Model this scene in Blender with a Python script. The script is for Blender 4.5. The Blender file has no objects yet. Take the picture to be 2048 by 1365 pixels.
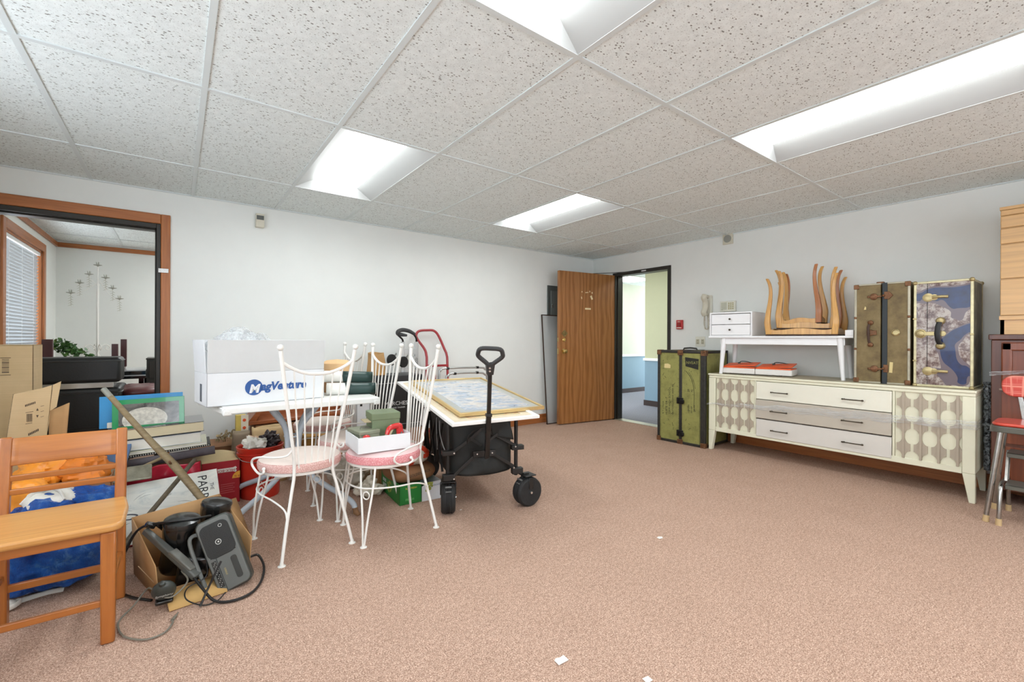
import bpy, bmesh, math, random
from mathutils import Vector, Matrix, Euler, noise as mnoise

# ------------------------------------------------------------------ camera, world, lights, exposure
SC = bpy.context.scene
COL = SC.collection
PI = math.pi
CAM = Vector((0.51, -4.524, 1.105))
YAW, ROLL, FPX = 0.6432, 0.0048, 894.24

def make_camera():
    cd = bpy.data.cameras.new('camera')
    co = bpy.data.objects.new('camera', cd)
    COL.objects.link(co)
    F = Vector((math.sin(YAW), math.cos(YAW), 0))
    R0 = Vector((math.cos(YAW), -math.sin(YAW), 0))
    U0 = Vector((0, 0, 1))
    R = R0*math.cos(ROLL) + U0*math.sin(ROLL)
    U = -R0*math.sin(ROLL) + U0*math.cos(ROLL)
    m = Matrix((R, U, -F)).transposed().to_4x4()
    m.translation = CAM
    co.matrix_world = m
    cd.sensor_width = 36.0
    cd.lens = FPX/2048*36.0
    cd.shift_y = -(682.5-679.19)/2048
    cd.clip_start = 0.02
    SC.camera = co
make_camera()

SC.view_settings.view_transform = 'Standard'
SC.view_settings.look = 'None'
SC.view_settings.gamma = 1.0
SC.view_settings.use_curve_mapping = False
SC.view_settings.exposure = -0.04
W = bpy.data.worlds.new('daylight')
SC.world = W
W.use_nodes = True
bgn = W.node_tree.nodes['Background']
bgn.inputs[0].default_value = (0.84, 0.92, 1.0, 1)     # overcast daylight outside the windows
bgn.inputs[1].default_value = 6.0
LAMP = 14.0                                            # brightness of the fluorescent diffusers

# ------------------------------------------------------------------ materials
def lin(c):
    return c/12.92 if c <= 0.04045 else ((c+0.055)/1.055)**2.4
def rgb(r, g, b):
    return (lin(r/255), lin(g/255), lin(b/255), 1)

class NT:
    def __init__(s, name):
        s.m = bpy.data.materials.new(name); s.m.use_nodes = True
        s.t = s.m.node_tree
        s.b = s.t.nodes['Principled BSDF']
        s.tc = None
    def n(s, typ, **kw):
        nd = s.t.nodes.new(typ)
        for k, v in kw.items():
            if k.startswith('i_'):
                nd.inputs[k[2:].replace('_', ' ')].default_value = v
            else:
                setattr(nd, k, v)
        return nd
    def l(s, a, b): s.t.links.new(a, b)
    def coords(s, scale=(1, 1, 1), rot=(0, 0, 0), kind='Object'):
        if s.tc is None: s.tc = s.n('ShaderNodeTexCoord')
        mp = s.n('ShaderNodeMapping')
        mp.inputs['Scale'].default_value = scale
        mp.inputs['Rotation'].default_value = rot
        s.l(s.tc.outputs[kind], mp.inputs[0])
        return mp.outputs[0]
    def noise(s, scale, detail=3, rough=.6, vec=None, dist=0):
        nd = s.n('ShaderNodeTexNoise')
        nd.inputs['Scale'].default_value = scale; nd.inputs['Detail'].default_value = detail
        nd.inputs['Roughness'].default_value = rough; nd.inputs['Distortion'].default_value = dist
        s.l(vec if vec is not None else s.coords(), nd.inputs['Vector'])
        return nd.outputs['Fac']
    def ramp(s, fac, stops, interp='LINEAR'):
        r = s.n('ShaderNodeValToRGB'); r.color_ramp.interpolation = interp
        e = r.color_ramp.elements
        e[0].position, e[0].color = stops[0]
        e[1].position, e[1].color = stops[-1]
        for p, c in stops[1:-1]:
            x = e.new(p); x.color = c
        s.l(fac, r.inputs[0])
        return r.outputs[0]
    def mix(s, fac, a, b, mode='MIX'):
        m = s.n('ShaderNodeMix', data_type='RGBA', blend_type=mode)
        for k, v in ((0, fac), (6, a), (7, b)):
            if hasattr(v, 'is_linked') or hasattr(v, 'links'): s.l(v, m.inputs[k])
            else: m.inputs[k].default_value = v
        return m.outputs[2]
    def math(s, op, a, b=0.5, c=0.0):
        m = s.n('ShaderNodeMath', operation=op)
        for k, v in ((0, a), (1, b), (2, c)):
            if hasattr(v, 'links'): s.l(v, m.inputs[k])
            else: m.inputs[k].default_value = v
        return m.outputs[0]
    def color(s, c):
        if hasattr(c, 'links'): s.l(c, s.b.inputs['Base Color'])
        else: s.b.inputs['Base Color'].default_value = c
    def bump(s, h, strength=.3, dist=.01):
        b = s.n('ShaderNodeBump'); b.inputs['Strength'].default_value = strength
        b.inputs['Distance'].default_value = dist
        s.l(h, b.inputs['Height']); s.l(b.outputs[0], s.b.inputs['Normal'])
    def set(s, **kw):
        for k, v in kw.items(): s.b.inputs[k.replace('_', ' ')].default_value = v
        return s

_mc = {}
def plain(name, c, rough=.5, metal=0.0, var=.06, vs=8.0, bump=0, bs=60, coat=0, trans=0, alpha=1, spec=.5):
    """painted / plain surface with slight mottling"""
    if name in _mc: return _mc[name]
    t = NT(name)
    a = tuple(x*(1-var) for x in c[:3])+(1,); b = tuple(min(1, x*(1+var)) for x in c[:3])+(1,)
    t.color(t.ramp(t.noise(vs, 4), [(.35, a), (.65, b)]))
    t.set(Roughness=rough, Metallic=metal, Coat_Weight=coat)
    t.b.inputs['Specular IOR Level'].default_value = spec
    if trans: t.b.inputs['Transmission Weight'].default_value = trans
    if alpha < 1: t.b.inputs['Alpha'].default_value = alpha
    if bump: t.bump(t.noise(bs, 4), bump, .004)
    _mc[name] = t.m
    return t.m

def wood(name, c1, c2, axis=2, rough=.4, scale=1.0, coat=.15, dark=None):
    """grain running along the given axis"""
    if name in _mc: return _mc[name]
    t = NT(name)
    sc = [14*scale, 14*scale, 14*scale]; sc[axis] = .9*scale
    v = t.coords(tuple(sc))
    n1 = t.noise(1.6, 5, .6, v, .6)
    sc2 = [90*scale, 90*scale, 90*scale]; sc2[axis] = 3*scale
    n2 = t.noise(1.0, 3, .6, t.coords(tuple(sc2)))
    base = t.ramp(n1, [(.25, c1), (.75, c2)])
    fine = t.ramp(n2, [(.3, (.78, .78, .78, 1)), (.6, (1, 1, 1, 1))])
    t.color(t.mix(.8, base, fine, 'MULTIPLY'))
    t.set(Roughness=rough, Coat_Weight=coat, Coat_Roughness=.25)
    t.bump(n2, .08, .002)
    _mc[name] = t.m
    return t.m

def emit(name, c, s):
    t = NT(name)
    t.color((.8, .8, .8, 1))
    t.b.inputs['Emission Color'].default_value = c
    t.b.inputs['Emission Strength'].default_value = s
    return t.m

# ------------------------------------------------------------------ mesh helpers
def xf(p, M): return M @ Vector(p) if M is not None else Vector(p)

class MB(object):
    """collects shapes of ONE part, then links it as one mesh object"""
    def __init__(s, M=None):
        s.bm = bmesh.new(); s.M = M; s.mi = 0
    def _f(s, vs):
        try:
            f = s.bm.faces.new(vs); f.material_index = s.mi; f.smooth = True
            return f
        except ValueError: return None
    def v(s, p): return s.bm.verts.new(xf(p, s.M))
    def box(s, c, d, rot=None, taper=None):
        hx, hy, hz = d[0]/2, d[1]/2, d[2]/2
        R = Euler(rot).to_matrix() if rot is not None else None
        vs = []
        for z in (-hz, hz):
            k = 1 if (taper is None or z > 0) else taper
            for x, y in ((-hx, -hy), (hx, -hy), (hx, hy), (-hx, hy)):
                p = Vector((x*k, y*k, z))
                if R is not None: p = R @ p
                vs.append(s.v(p+Vector(c)))
        for q in ((3, 2, 1, 0), (4, 5, 6, 7), (0, 1, 5, 4), (1, 2, 6, 5), (2, 3, 7, 6), (3, 0, 4, 7)):
            s._f([vs[i] for i in q])
        return s
    def bx(s, x0, x1, y0, y1, z0, z1):
        return s.box(((x0+x1)/2, (y0+y1)/2, (z0+z1)/2), (abs(x1-x0), abs(y1-y0), abs(z1-z0)))
    def beam(s, p0, p1, w, t, up=(0, 0, 1), w1=None, t1=None):
        """rectangular bar from p0 to p1; w across, t along 'up'"""
        p0, p1 = Vector(p0), Vector(p1); d = (p1-p0).normalized()
        up = Vector(up)
        if abs(d.dot(up.normalized())) > .98: up = Vector((0, 1, 0)) if abs(d.y) < .9 else Vector((1, 0, 0))
        a = d.cross(up).normalized(); b = a.cross(d).normalized()
        w1 = w if w1 is None else w1; t1 = t if t1 is None else t1
        vs = []
        for p, ww, tt in ((p0, w, t), (p1, w1, t1)):
            for i, j in ((-1, -1), (1, -1), (1, 1), (-1, 1)):
                vs.append(s.v(p+a*i*ww/2+b*j*tt/2))
        for q in ((3, 2, 1, 0), (4, 5, 6, 7), (0, 1, 5, 4), (1, 2, 6, 5), (2, 3, 7, 6), (3, 0, 4, 7)):
            s._f([vs[i] for i in q])
        return s
    def ring(s, c, a, b, r, seg, rb=None):
        rb = r if rb is None else rb
        return [s.v(c+a*math.cos(2*PI*i/seg)*r+b*math.sin(2*PI*i/seg)*rb) for i in range(seg)]
    def skin(s, rings, cap=True, close=False):
        n = len(rings[0])
        L = len(rings)
        for k in range(L if close else L-1):
            A, B = rings[k], rings[(k+1) % L]
            for i in range(n):
                s._f([A[i], A[(i+1) % n], B[(i+1) % n], B[i]])
        if cap and not close:
            s._f(rings[0][::-1]); s._f(rings[-1])
    def cyl(s, p0, p1, r0, r1=None, seg=16, cap=True):
        p0, p1 = Vector(p0), Vector(p1); d = (p1-p0).normalized()
        t = Vector((0, 0, 1)) if abs(d.z) < .9 else Vector((1, 0, 0))
        a = t.cross(d).normalized(); b = d.cross(a)
        r1 = r0 if r1 is None else r1
        s.skin([s.ring(p0, a, b, r0, seg), s.ring(p1, a, b, r1, seg)], cap)
        return s
    def tube(s, pts, r, seg=8, close=False, cap=True, rb=None, smooth=0, up=None):
        pts = [Vector(p) for p in pts]
        if smooth: pts = spline(pts, smooth, close)
        n = len(pts)
        rr = r if isinstance(r, (list, tuple)) else None
        if rr is not None and len(rr) != n:
            m = len(rr); rr = [rr[min(m-1, int(i*(m-1)/(n-1)))]*(1-((i*(m-1)/(n-1)) % 1)) + rr[min(m-1, int(i*(m-1)/(n-1))+1)]*((i*(m-1)/(n-1)) % 1) for i in range(n)]
        T = []
        for i in range(n):
            if close: d = pts[(i+1) % n]-pts[i-1]
            else: d = pts[min(i+1, n-1)]-pts[max(i-1, 0)]
            T.append(d.normalized() if d.length > 1e-9 else Vector((0, 0, 1)))
        if up is not None: nrm = Vector(up)
        else: nrm = Vector((0, 0, 1)) if abs(T[0].z) < .9 else Vector((1, 0, 0))
        rings = []
        for i in range(n):
            nrm = (nrm - T[i]*nrm.dot(T[i]))
            if nrm.length < 1e-6: nrm = Vector((1, 0, 0)).cross(T[i])
            nrm.normalize()
            b = T[i].cross(nrm)
            ri = rr[i] if rr is not None else r
            rings.append(s.ring(pts[i], nrm, b, ri, seg, (rb if rb is not None else ri)))
        s.skin(rings, cap, close)
        return s
    def lathe(s, prof, c=(0, 0, 0), seg=24, ax='z', cap=True):
        c = Vector(c); rings = []
        A, B, D = {'z': ((1, 0, 0), (0, 1, 0), (0, 0, 1)), 'y': ((0, 0, 1), (1, 0, 0), (0, 1, 0)), 'x': ((0, 1, 0), (0, 0, 1), (1, 0, 0))}[ax]
        A, B, D = Vector(A), Vector(B), Vector(D)
        for r, h in prof: rings.append(s.ring(c+D*h, A, B, max(r, 1e-4), seg))
        s.skin(rings, cap)
        return s
    def ball(s, c, r, seg=14, rg=8, sc=(1, 1, 1)):
        c = Vector(c); rings = []
        for k in range(1, rg):
            a = PI*k/rg
            rings.append([s.v(c+Vector((math.sin(a)*math.cos(2*PI*i/seg)*r*sc[0], math.sin(a)*math.sin(2*PI*i/seg)*r*sc[1], -math.cos(a)*r*sc[2]))) for i in range(seg)])
        s.skin(rings, False)
        b0 = s.v(c-Vector((0, 0, r*sc[2]))); b1 = s.v(c+Vector((0, 0, r*sc[2])))
        for i in range(seg):
            s._f([b0, rings[0][(i+1) % seg], rings[0][i]]); s._f([b1, rings[-1][i], rings[-1][(i+1) % seg]])
        return s
    def prism(s, poly, h0, h1, plane='xy'):
        """extrude polygon; plane xy->z, xz->y, yz->x"""
        def P(u, v, h): return {'xy': (u, v, h), 'xz': (u, h, v), 'yz': (h, u, v)}[plane]
        a = [s.v(P(u, v, h0)) for u, v in poly]; b = [s.v(P(u, v, h1)) for u, v in poly]
        n = len(poly)
        for i in range(n): s._f([a[i], a[(i+1) % n], b[(i+1) % n], b[i]])
        s._f(a[::-1]); s._f(b)
        return s
    def sheet(s, fn, nu, nv, closeu=False):
        """surface fn(u,v) on [0,1]^2"""
        g = [[s.v(fn(i/nu, j/nv)) for j in range(nv+1)] for i in range(nu if closeu else nu+1)]
        n = len(g)
        for i in range(nu):
            for j in range(nv):
                s._f([g[i][j], g[(i+1) % n][j], g[(i+1) % n][j+1], g[i][j+1]])
        return s
    def build(s, name, mat, parent=None, bevel=0, seg=2, solid=0, sub=0, ang=38, label=None, loc=None, rot=None, fix=True):
        if fix: bmesh.ops.recalc_face_normals(s.bm, faces=s.bm.faces)
        me = bpy.data.meshes.new(name); s.bm.to_mesh(me); s.bm.free()
        mats = mat if isinstance(mat, (list, tuple)) else [mat]
        for m in mats: me.materials.append(m)
        me.set_sharp_from_angle(angle=math.radians(ang))
        o = bpy.data.objects.new(name, me); COL.objects.link(o)
        if parent is not None: o.parent = parent
        if loc is not None: o.location = loc
        if rot is not None: o.rotation_euler = rot
        if solid:
            m = o.modifiers.new('thick', 'SOLIDIFY'); m.thickness = solid; m.offset = 0
        if bevel:
            m = o.modifiers.new('bevel', 'BEVEL'); m.width = bevel; m.segments = seg; m.limit_method = 'ANGLE'; m.angle_limit = math.radians(40); m.harden_normals = False
        if sub:
            m = o.modifiers.new('sub', 'SUBSURF'); m.levels = sub; m.render_levels = sub
        if label: o['label'] = label
        return o

def spline(pts, k=6, close=False):
    """Catmull-Rom through pts"""
    P = [Vector(p) for p in pts]; n = len(P); out = []
    rng = range(n if close else n-1)
    for i in rng:
        p1, p2 = P[i], P[(i+1) % n]
        p0 = P[i-1] if (i > 0 or close) else p1*2-p2
        p3 = P[(i+2) % n] if (i+2 < n or close) else p2*2-p1
        for j in range(k):
            t = j/k
            out.append(.5*((2*p1)+(p2-p0)*t+(2*p0-5*p1+4*p2-p3)*t*t+(3*p1-p0-3*p2+p3)*t*t*t))
    if not close: out.append(P[-1])
    return out

def thing(name, label, cat, loc=(0, 0, 0), rz=0, group=None, rot=None):
    o = bpy.data.objects.new(name, None); COL.objects.link(o)
    o.empty_display_size = .1
    o.location = loc
    o.rotation_euler = rot if rot is not None else (0, 0, rz)
    o['label'] = label; o['category'] = cat
    if group: o['group'] = group
    return o
def tag(o, label, cat, group=None, kind=None):
    o['label'] = label; o['category'] = cat
    if group: o['group'] = group
    if kind: o['kind'] = kind
    return o
def struct(name, mb, m, label=None, cat='structure', **kw):
    o = mb.build(name, m, **kw)
    o['kind'] = 'structure'; o['label'] = label or name.replace('_', ' '); o['category'] = cat
    return o
def copy_tree(o, parent=None):
    c = o.copy(); COL.objects.link(c); c.parent = parent
    for ch in [x for x in bpy.data.objects if x.parent == o]: copy_tree(ch, c)
    return c
def text(name, body, size, mat, parent, loc, rot, depth=.0008, shear=0, off=0, align='LEFT', squeeze=1.0, label=None, spacing=1.0):
    cu = bpy.data.curves.new(name+'_c', 'FONT'); cu.body = body; cu.size = size
    cu.extrude = depth; cu.shear = shear; cu.offset = off; cu.align_x = align; cu.align_y = 'CENTER'; cu.space_character = spacing
    cu.resolution_u = 3
    to = bpy.data.objects.new(name+'_t', cu); COL.objects.link(to)
    bpy.context.view_layer.update()
    me = bpy.data.meshes.new_from_object(to.evaluated_get(bpy.context.evaluated_depsgraph_get()))
    bpy.data.objects.remove(to); bpy.data.curves.remove(cu)
    for v in me.vertices: v.co.x *= squeeze
    me.materials.clear(); me.materials.append(mat)
    me.name = name
    o = bpy.data.objects.new(name, me); COL.objects.link(o)
    o.parent = parent; o.location = loc; o.rotation_euler = rot
    if label: o['label'] = label
    return o
UPX = (PI/2, 0, 0)          # text standing in the local xz plane, read from -y
random.seed(4)
# ------------------------------------------------------------------ shared materials
WALL = plain('wall_paint', rgb(232, 234, 230), .6, var=.015, vs=3, bump=.02)
def m_carpet():
    t = NT('pink_carpet')
    n1 = t.noise(210, 4, .9); n2 = t.noise(5, 4, .6); n3 = t.noise(60, 3, .7)
    a = t.ramp(n1, [(.36, rgb(112, 79, 67)), (.5, rgb(192, 157, 137)), (.63, rgb(246, 222, 202))])
    b = t.ramp(n2, [(.3, (.93, .92, .91, 1)), (.7, (1, 1, 1, 1))])
    c = t.ramp(n3, [(.36, (.74, .72, .71, 1)), (.62, (1.0, 1.0, 1.0, 1))])
    t.color(t.mix(1, t.mix(1, a, b, 'MULTIPLY'), c, 'MULTIPLY'))
    t.set(Roughness=.95); t.b.inputs['Specular IOR Level'].default_value = .15
    t.bump(n1, .18, .004)
    return t.m
def m_tile():
    t = NT('acoustic_tile')
    v = t.coords((1.0, 1.0, 1.0))
    # small pin holes
    vo = t.n('ShaderNodeTexVoronoi', feature='F1'); vo.inputs['Scale'].default_value = 62
    v2 = t.coords((1.0, 1.6, 1.0), (0, 0, .5)); t.l(v2, vo.inputs['Vector'])
    dist = vo.outputs['Distance']
    big = t.noise(9, 2, .5, v)
    rnd = t.n('ShaderNodeSeparateColor'); t.l(vo.outputs['Color'], rnd.inputs[0])
    rad = t.math('MULTIPLY', t.math('GREATER_THAN', rnd.outputs[0], .30), t.math('MULTIPLY', rnd.outputs[1], .36))
    hole = t.math('LESS_THAN', dist, rad)
    n = t.noise(170, 3, .7, v)
    spec = t.math('LESS_THAN', n, .385)
    h = t.math('MAXIMUM', t.math('MULTIPLY', hole, .85), t.math('MULTIPLY', spec, .45))
    base = t.ramp(t.noise(30, 3, .6, v), [(.3, rgb(224, 232, 231)), (.7, rgb(236, 244, 243))])
    t.color(t.mix(h, base, rgb(104, 102, 96)))
    t.set(Roughness=.9)
    t.bump(t.math('SUBTRACT', 1.0, h), .35, .003)
    return t.m
CARPET = m_carpet(); TILE = m_tile()
TBAR = plain('grid_enamel', rgb(214, 222, 222), .4, var=.01)
CASING = wood('casing_wood', rgb(150, 86, 42), rgb(192, 120, 66), 2)
CASINGX = wood('casing_wood_horizontal', rgb(150, 86, 42), rgb(192, 120, 66), 0)
CASINGY = wood('casing_wood_deep', rgb(150, 86, 42), rgb(192, 120, 66), 1)
BLACKP = plain('black_frame_paint', rgb(38, 34, 28), .4, var=.1)
WHITEP = plain('white_gloss', rgb(240, 241, 240), .35, var=.01)

H = 2.271                      # ceiling height
XB = 5.379                     # right wall
XL = -0.66                     # left (window) wall
YR = -6.9                      # wall behind the camera
YS = 3.079                     # far wall of the side room
S = .6096; RW = [-.769, -1.988, -3.207, -4.426, -5.645]

# floor
struct('floor', MB().bx(XL-.2, XB+.06, YR-.1, YS+.1, -.06, 0), CARPET, 'dusty pink mottled carpet floor', 'floor')
# walls (0.12 thick)
wb = MB()
wb.bx(XL-.12, -.62, 0, .12, 0, H+.08); wb.bx(.447, XB+.12, 0, .12, 0, H+.08); wb.bx(-.62, .447, 0, .12, 2.01, H+.08)
struct('wall_back', wb, WALL, 'white wall at the back with the wide doorway', 'wall')
wr = MB()
wr.bx(XB, XB+.12, -.375, .12, 0, H+.08); wr.bx(XB, XB+.12, YR, -1.29, 0, H+.08); wr.bx(XB, XB+.12, -1.29, -.375, 2.03, H+.08)
struct('wall_right', wr, WALL, 'white wall on the right behind the dresser', 'wall')
wl = MB()
MW = (-5.6, -1.5)              # main-room window added for daylight, unseen beside and behind the camera
SW = (1.04, 2.39)              # side-room window
for a, b in ((YR, MW[0]), (MW[1], SW[0]), (SW[1], YS)): wl.bx(XL-.12, XL, a, b, 0, H+.08)
for (a, b) in (MW, SW): wl.bx(XL-.12, XL, a, b, 0, .95); wl.bx(XL-.12, XL, a, b, 2.03, H+.08)
struct('wall_left', wl, WALL, 'white outside wall with the windows', 'wall')
wq = MB(); RX = (.3, 4.6)
wq.bx(XL-.12, RX[0], YR-.12, YR, 0, H+.08); wq.bx(RX[1], XB+.12, YR-.12, YR, 0, H+.08); wq.bx(RX[0], RX[1], YR-.12, YR, 0, .8); wq.bx(RX[0], RX[1], YR-.12, YR, 2.1, H+.08)
struct('wall_rear', wq, WALL, 'white wall behind the viewpoint', 'wall')
struct('wall_side_room', MB().bx(XL-.12, 3.2, YS, YS+.12, 0, H+.08), WALL, 'white far wall of the side room', 'wall')
struct('wall_side_room_right', MB().bx(3.2, 3.32, .12, YS+.12, 0, H+.08), WALL, 'white right wall of the side room', 'wall')

# ceiling tiles, leaving the troffer cells open
LIGHTS = [(2, 1), (5, 1), (2, 3), (5, 3), (-1, 3), (8, 3)]   # (column, row) cells; row r spans RW[r-1]..RW[r]
LIGHTS = [(2, 1), (5, 1), (2, 3), (5, 3), (2, 5), (5, 5)]  # last two cells: unseen lights added behind the camera to brighten the room
def cell_y(r):
    ys = [0] + RW + [YR]
    return ys[r+1], ys[r]
tiles = MB()
for c in range(-2, 9):
    x0 = max(XL, c*S); x1 = min(XB, (c+1)*S)
    if x1 <= x0: continue
    for r in range(0, 6):
        if (c, r) in LIGHTS: continue
        y0, y1 = cell_y(r)
        # closed slab resting on the grid flanges
        tiles.bx(x0, x1, y0, y1, H+.004, H+.02)
struct('ceiling', tiles, TILE, 'white fissured acoustic tile ceiling', 'ceiling')
grid = MB()
for c in range(-1, 9): grid.bx(c*S-.012, c*S+.012, YR, 0, H-.001, H+.006)
for y in RW:
    grid.bx(XL, XB, y-.012, y+.012, H-.0015, H+.0055)
grid.bx(XL, XB, -.018, 0, H-.004, H+.004); grid.bx(XB-.018, XB, YR, 0, H-.004, H+.004)
struct('trim_1', grid, TBAR, 'white metal grid of the suspended ceiling', 'ceiling grid')
struct('ceiling_side_room', MB().bx(XL, 3.2, .12, YS, H+.004, H+.03), TILE, 'white acoustic tile ceiling of the side room', 'ceiling')
g2 = MB()
for k in range(1, 6): g2.bx(XL+k*S-.012, XL+k*S+.012, .12, YS, H-.001, H+.005)
for y in (1.34, 2.56): g2.bx(XL, 3.2, y-.012, y+.012, H-.001, H+.005)
struct('trim_2', g2, TBAR, 'ceiling grid of the side room', 'ceiling grid')
# crown moulding of the side room
cm = MB(); cm.bx(XL, 3.2, YS-.022, YS, H-.075, H-.02); cm.bx(XL, XL+.022, .12, YS, H-.075, H-.02)
struct('trim_3', cm, CASINGX, 'brown wooden crown moulding of the side room', 'moulding', bevel=.006)

# doorway of the side room : wood casing + black steel frame
cs = MB(); cs.bx(.405, .466, -.018, 0, 0, 2.085); cs.bx(-.66+.004, -.6, -.018, 0, 0, 2.085)
d = struct('door_1', cs, CASING, 'brown wood casing of the left doorway', 'doorway', bevel=.006)
MB().bx(-.6, .405, -.018, 0, 2.008, 2.085).build('casing_head', CASINGX, d, bevel=.006)
fr = MB(); fr.bx(.377, .405, -.008, .128, 0, 2.008); fr.bx(-.6, -.56, -.008, .128, 0, 2.008); fr.bx(-.56, .377, -.008, .128, 1.972, 2.008)
fr.bx(.368, .377, .035, .128, 0, 1.972); fr.bx(-.56, .368, .035, .128, 1.962, 1.972)
fr.build('steel_frame', BLACKP, d, bevel=.003, label='black steel frame')
sp = MB().bx(.39, .455, -.024, -.0185, 1.62, 1.655)
sp.build('strike_plate', plain('chrome', rgb(225, 225, 225), .15, 1.0), d, bevel=.002, label='chrome latch plate')

# windows
GLASS = NT('window_glass')
_tr = GLASS.n('ShaderNodeBsdfTransparent'); _gl = GLASS.n('ShaderNodeBsdfGlossy'); _gl.inputs['Roughness'].default_value = .02
_mx = GLASS.n('ShaderNodeMixShader'); _mx.inputs[0].default_value = .07
GLASS.l(_tr.outputs[0], _mx.inputs[1]); GLASS.l(_gl.outputs[0], _mx.inputs[2])
GLASS.l(_mx.outputs[0], GLASS.t.nodes['Material Output'].inputs[0])
GLASS = GLASS.m
SLAT = NT('blind_slat'); SLAT.set(Roughness=.45); SLAT.color(rgb(186, 190, 193)); SLAT.b.inputs['Subsurface Weight'].default_value = 0
SLAT.b.inputs['Transmission Weight'].default_value = 0; SLAT = SLAT.m
def window(name, y0, y1, z0, z1, lab):
    c = MB()
    wd = .085
    c.bx(XL, XL+.02, y0-wd, y0, z0-.02, z1+wd); c.bx(XL, XL+.02, y1, y1+wd, z0-.02, z1+wd)
    o = struct(name, c, CASING, lab, 'window', bevel=.005)
    MB().bx(XL, XL+.0205, y0, y1, z1, z1+wd).build('casing_head', CASINGY, o, bevel=.005)
    MB().bx(XL-.1, XL+.05, y0-wd-.02, y1+wd+.02, z0-.045, z0-.02).build('sill', CASINGY, o, bevel=.005)
    j = MB(); j.bx(XL-.12, XL, y0, y0+.02, z0-.02, z1); j.bx(XL-.12, XL, y1-.02, y1, z0-.02, z1); j.bx(XL-.12, XL, y0, y1, z1-.02, z1); j.bx(XL-.12, XL, y0, y1, z0-.02, z0)
    j.build('jamb', CASING, o)
    MB().bx(XL-.105, XL-.1, y0+.02, y1-.02, z0, z1-.02).build('pane', GLASS, o)
    return o
window('window_1', SW[0], SW[1], .95, 2.03, 'brown wood framed window of the side room')
window('window_added_left', MW[0], MW[1], .95, 2.03, 'wood framed window added for daylight, unseen on the left beside the viewpoint')
wf = MB()  # unseen rear window, added to bring in more daylight
for k in range(4): xk = RX[0]+(RX[1]-RX[0])*k/3; wf.bx(xk-.04, xk+.04, YR-.1, YR+.02, .8, 2.1)
wf.bx(RX[0], RX[1], YR-.1, YR+.02, 2.06, 2.14); wf.bx(RX[0], RX[1], YR-.1, YR+.05, .76, .82)
wf = struct('window_added_rear', wf, CASINGX, 'wide wood framed window added for daylight, unseen behind the viewpoint', 'window')
MB().bx(RX[0], RX[1], YR-.085, YR-.08, .82, 2.06).build('pane', GLASS, wf)
def blind(y0, y1, z0, z1, lab):
    t = thing('window_blind', lab, 'blind', (XL-.03, (y0+y1)/2, z1))
    w = (y1-y0)-.06
    MB().bx(-.02, .025, -w/2, w/2, -.055, -.022).build('headrail', WHITEP, t, bevel=.003)
    m = MB(); n = int((z1-z0)/.034)
    for k in range(n):
        z = -.06-k*(z1-z0-.08)/n
        m.box((0, 0, z), (.040, w, .0012), (0, -.98, 0))
    o = m.build('slats', SLAT, t)
    m = MB()
    for y in (-w*.33, 0, w*.33): m.bx(.0125, .0135, y-.004, y+.004, -(z1-z0)+.03, -.04)
    m.build('ladder_tape', WHITEP, t)
    MB().cyl((.02, -w*.42, -.05), (.02, -w*.42, -.62), .003).build('tilt_wand', plain('clear_wand', rgb(190, 195, 200), .3), t)
    return t
blind(SW[0], SW[1], .95, 2.03, 'white venetian blind in the window of the side room')

# fluorescent troffers
LENS = emit('lit_diffuser', (.94, .99, 1.0, 1), LAMP)
def ceiling_light(c, r, lab):
    y0, y1 = cell_y(r); x0, x1 = c*S, (c+1)*S
    cx, cy = (x0+x1)/2, (y0+y1)/2
    t = thing('ceiling_light', lab, 'ceiling light', (cx, cy, H), group='recessed fluorescent troffers')
    w, l = S/2-.012, (y1-y0)/2-.012
    a, zz = .165, .075
    m = MB()
    # housing: sloping side reflectors, end plates, outer shell
    def quad(p): m._f([m.v(q) for q in p])
    for s in (-1, 1):
        quad([(s*w, -l, 0), (s*w, l, 0), (s*a, l-.03, zz), (s*a, -l+.03, zz)])
        quad([(-w, s*l, 0), (w, s*l, 0), (a, s*(l-.03), zz), (-a, s*(l-.03), zz)])
        quad([(s*w, -l, 0), (s*w, l, 0), (s*w, l, .13), (s*w, -l, .13)])
        quad([(-w, s*l, 0), (w, s*l, 0), (w, s*l, .13), (-w, s*l, .13)])
    quad([(-w, -l, .13), (w, -l, .13), (w, l, .13), (-w, l, .13)])
    m.build('housing', plain('troffer_enamel', rgb(172, 174, 173), .45, var=.005), t, fix=False)
    def lens(u, v):
        x = -a + 2*a*u; k = abs(2*u-1)
        z = zz - .03*(1-k**2.2)*1 + (.012*math.exp(-((u-.5)/.05)**2))
        return (x, -l+.03+(2*l-.06)*v, z)
    MB().sheet(lens, 24, 1).build('diffuser', LENS, t)
    return t
LL = ['nearest the left doorway wall, at the centre left of the ceiling', 'smallest, nearest the corner above the open door', 'cut by the top edge of the photo', 'long bright one above the dresser, cut by the right edge',
      'added for brightness, unseen behind the viewpoint on the left', 'added for brightness, unseen behind the viewpoint on the right']
for (c, r), la in zip(LIGHTS, LL): ceiling_light(c, r, 'recessed fluorescent ceiling light ' + la)
# two unseen lights added to brighten the side room
def cell_light(cx, cy, lab):
    t = thing('ceiling_light', lab, 'ceiling light', (cx, cy, H-.004), group=None)
    fr = MB(); fr.bx(-.3, .3, -.6, .6, -.012, .004)
    fr.build('housing', WHITEP, t, bevel=.003)
    MB().bx(-.26, .26, -.56, .56, -.016, -.0125).build('diffuser', LENS, t)
    return t
cell_light(1.3, 1.1, 'nearer flat fluorescent ceiling light added to brighten the side room, out of sight right of the doorway')
cell_light(1.3, 2.4, 'farther flat fluorescent ceiling light added to brighten the side room, out of sight right of the doorway')

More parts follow.
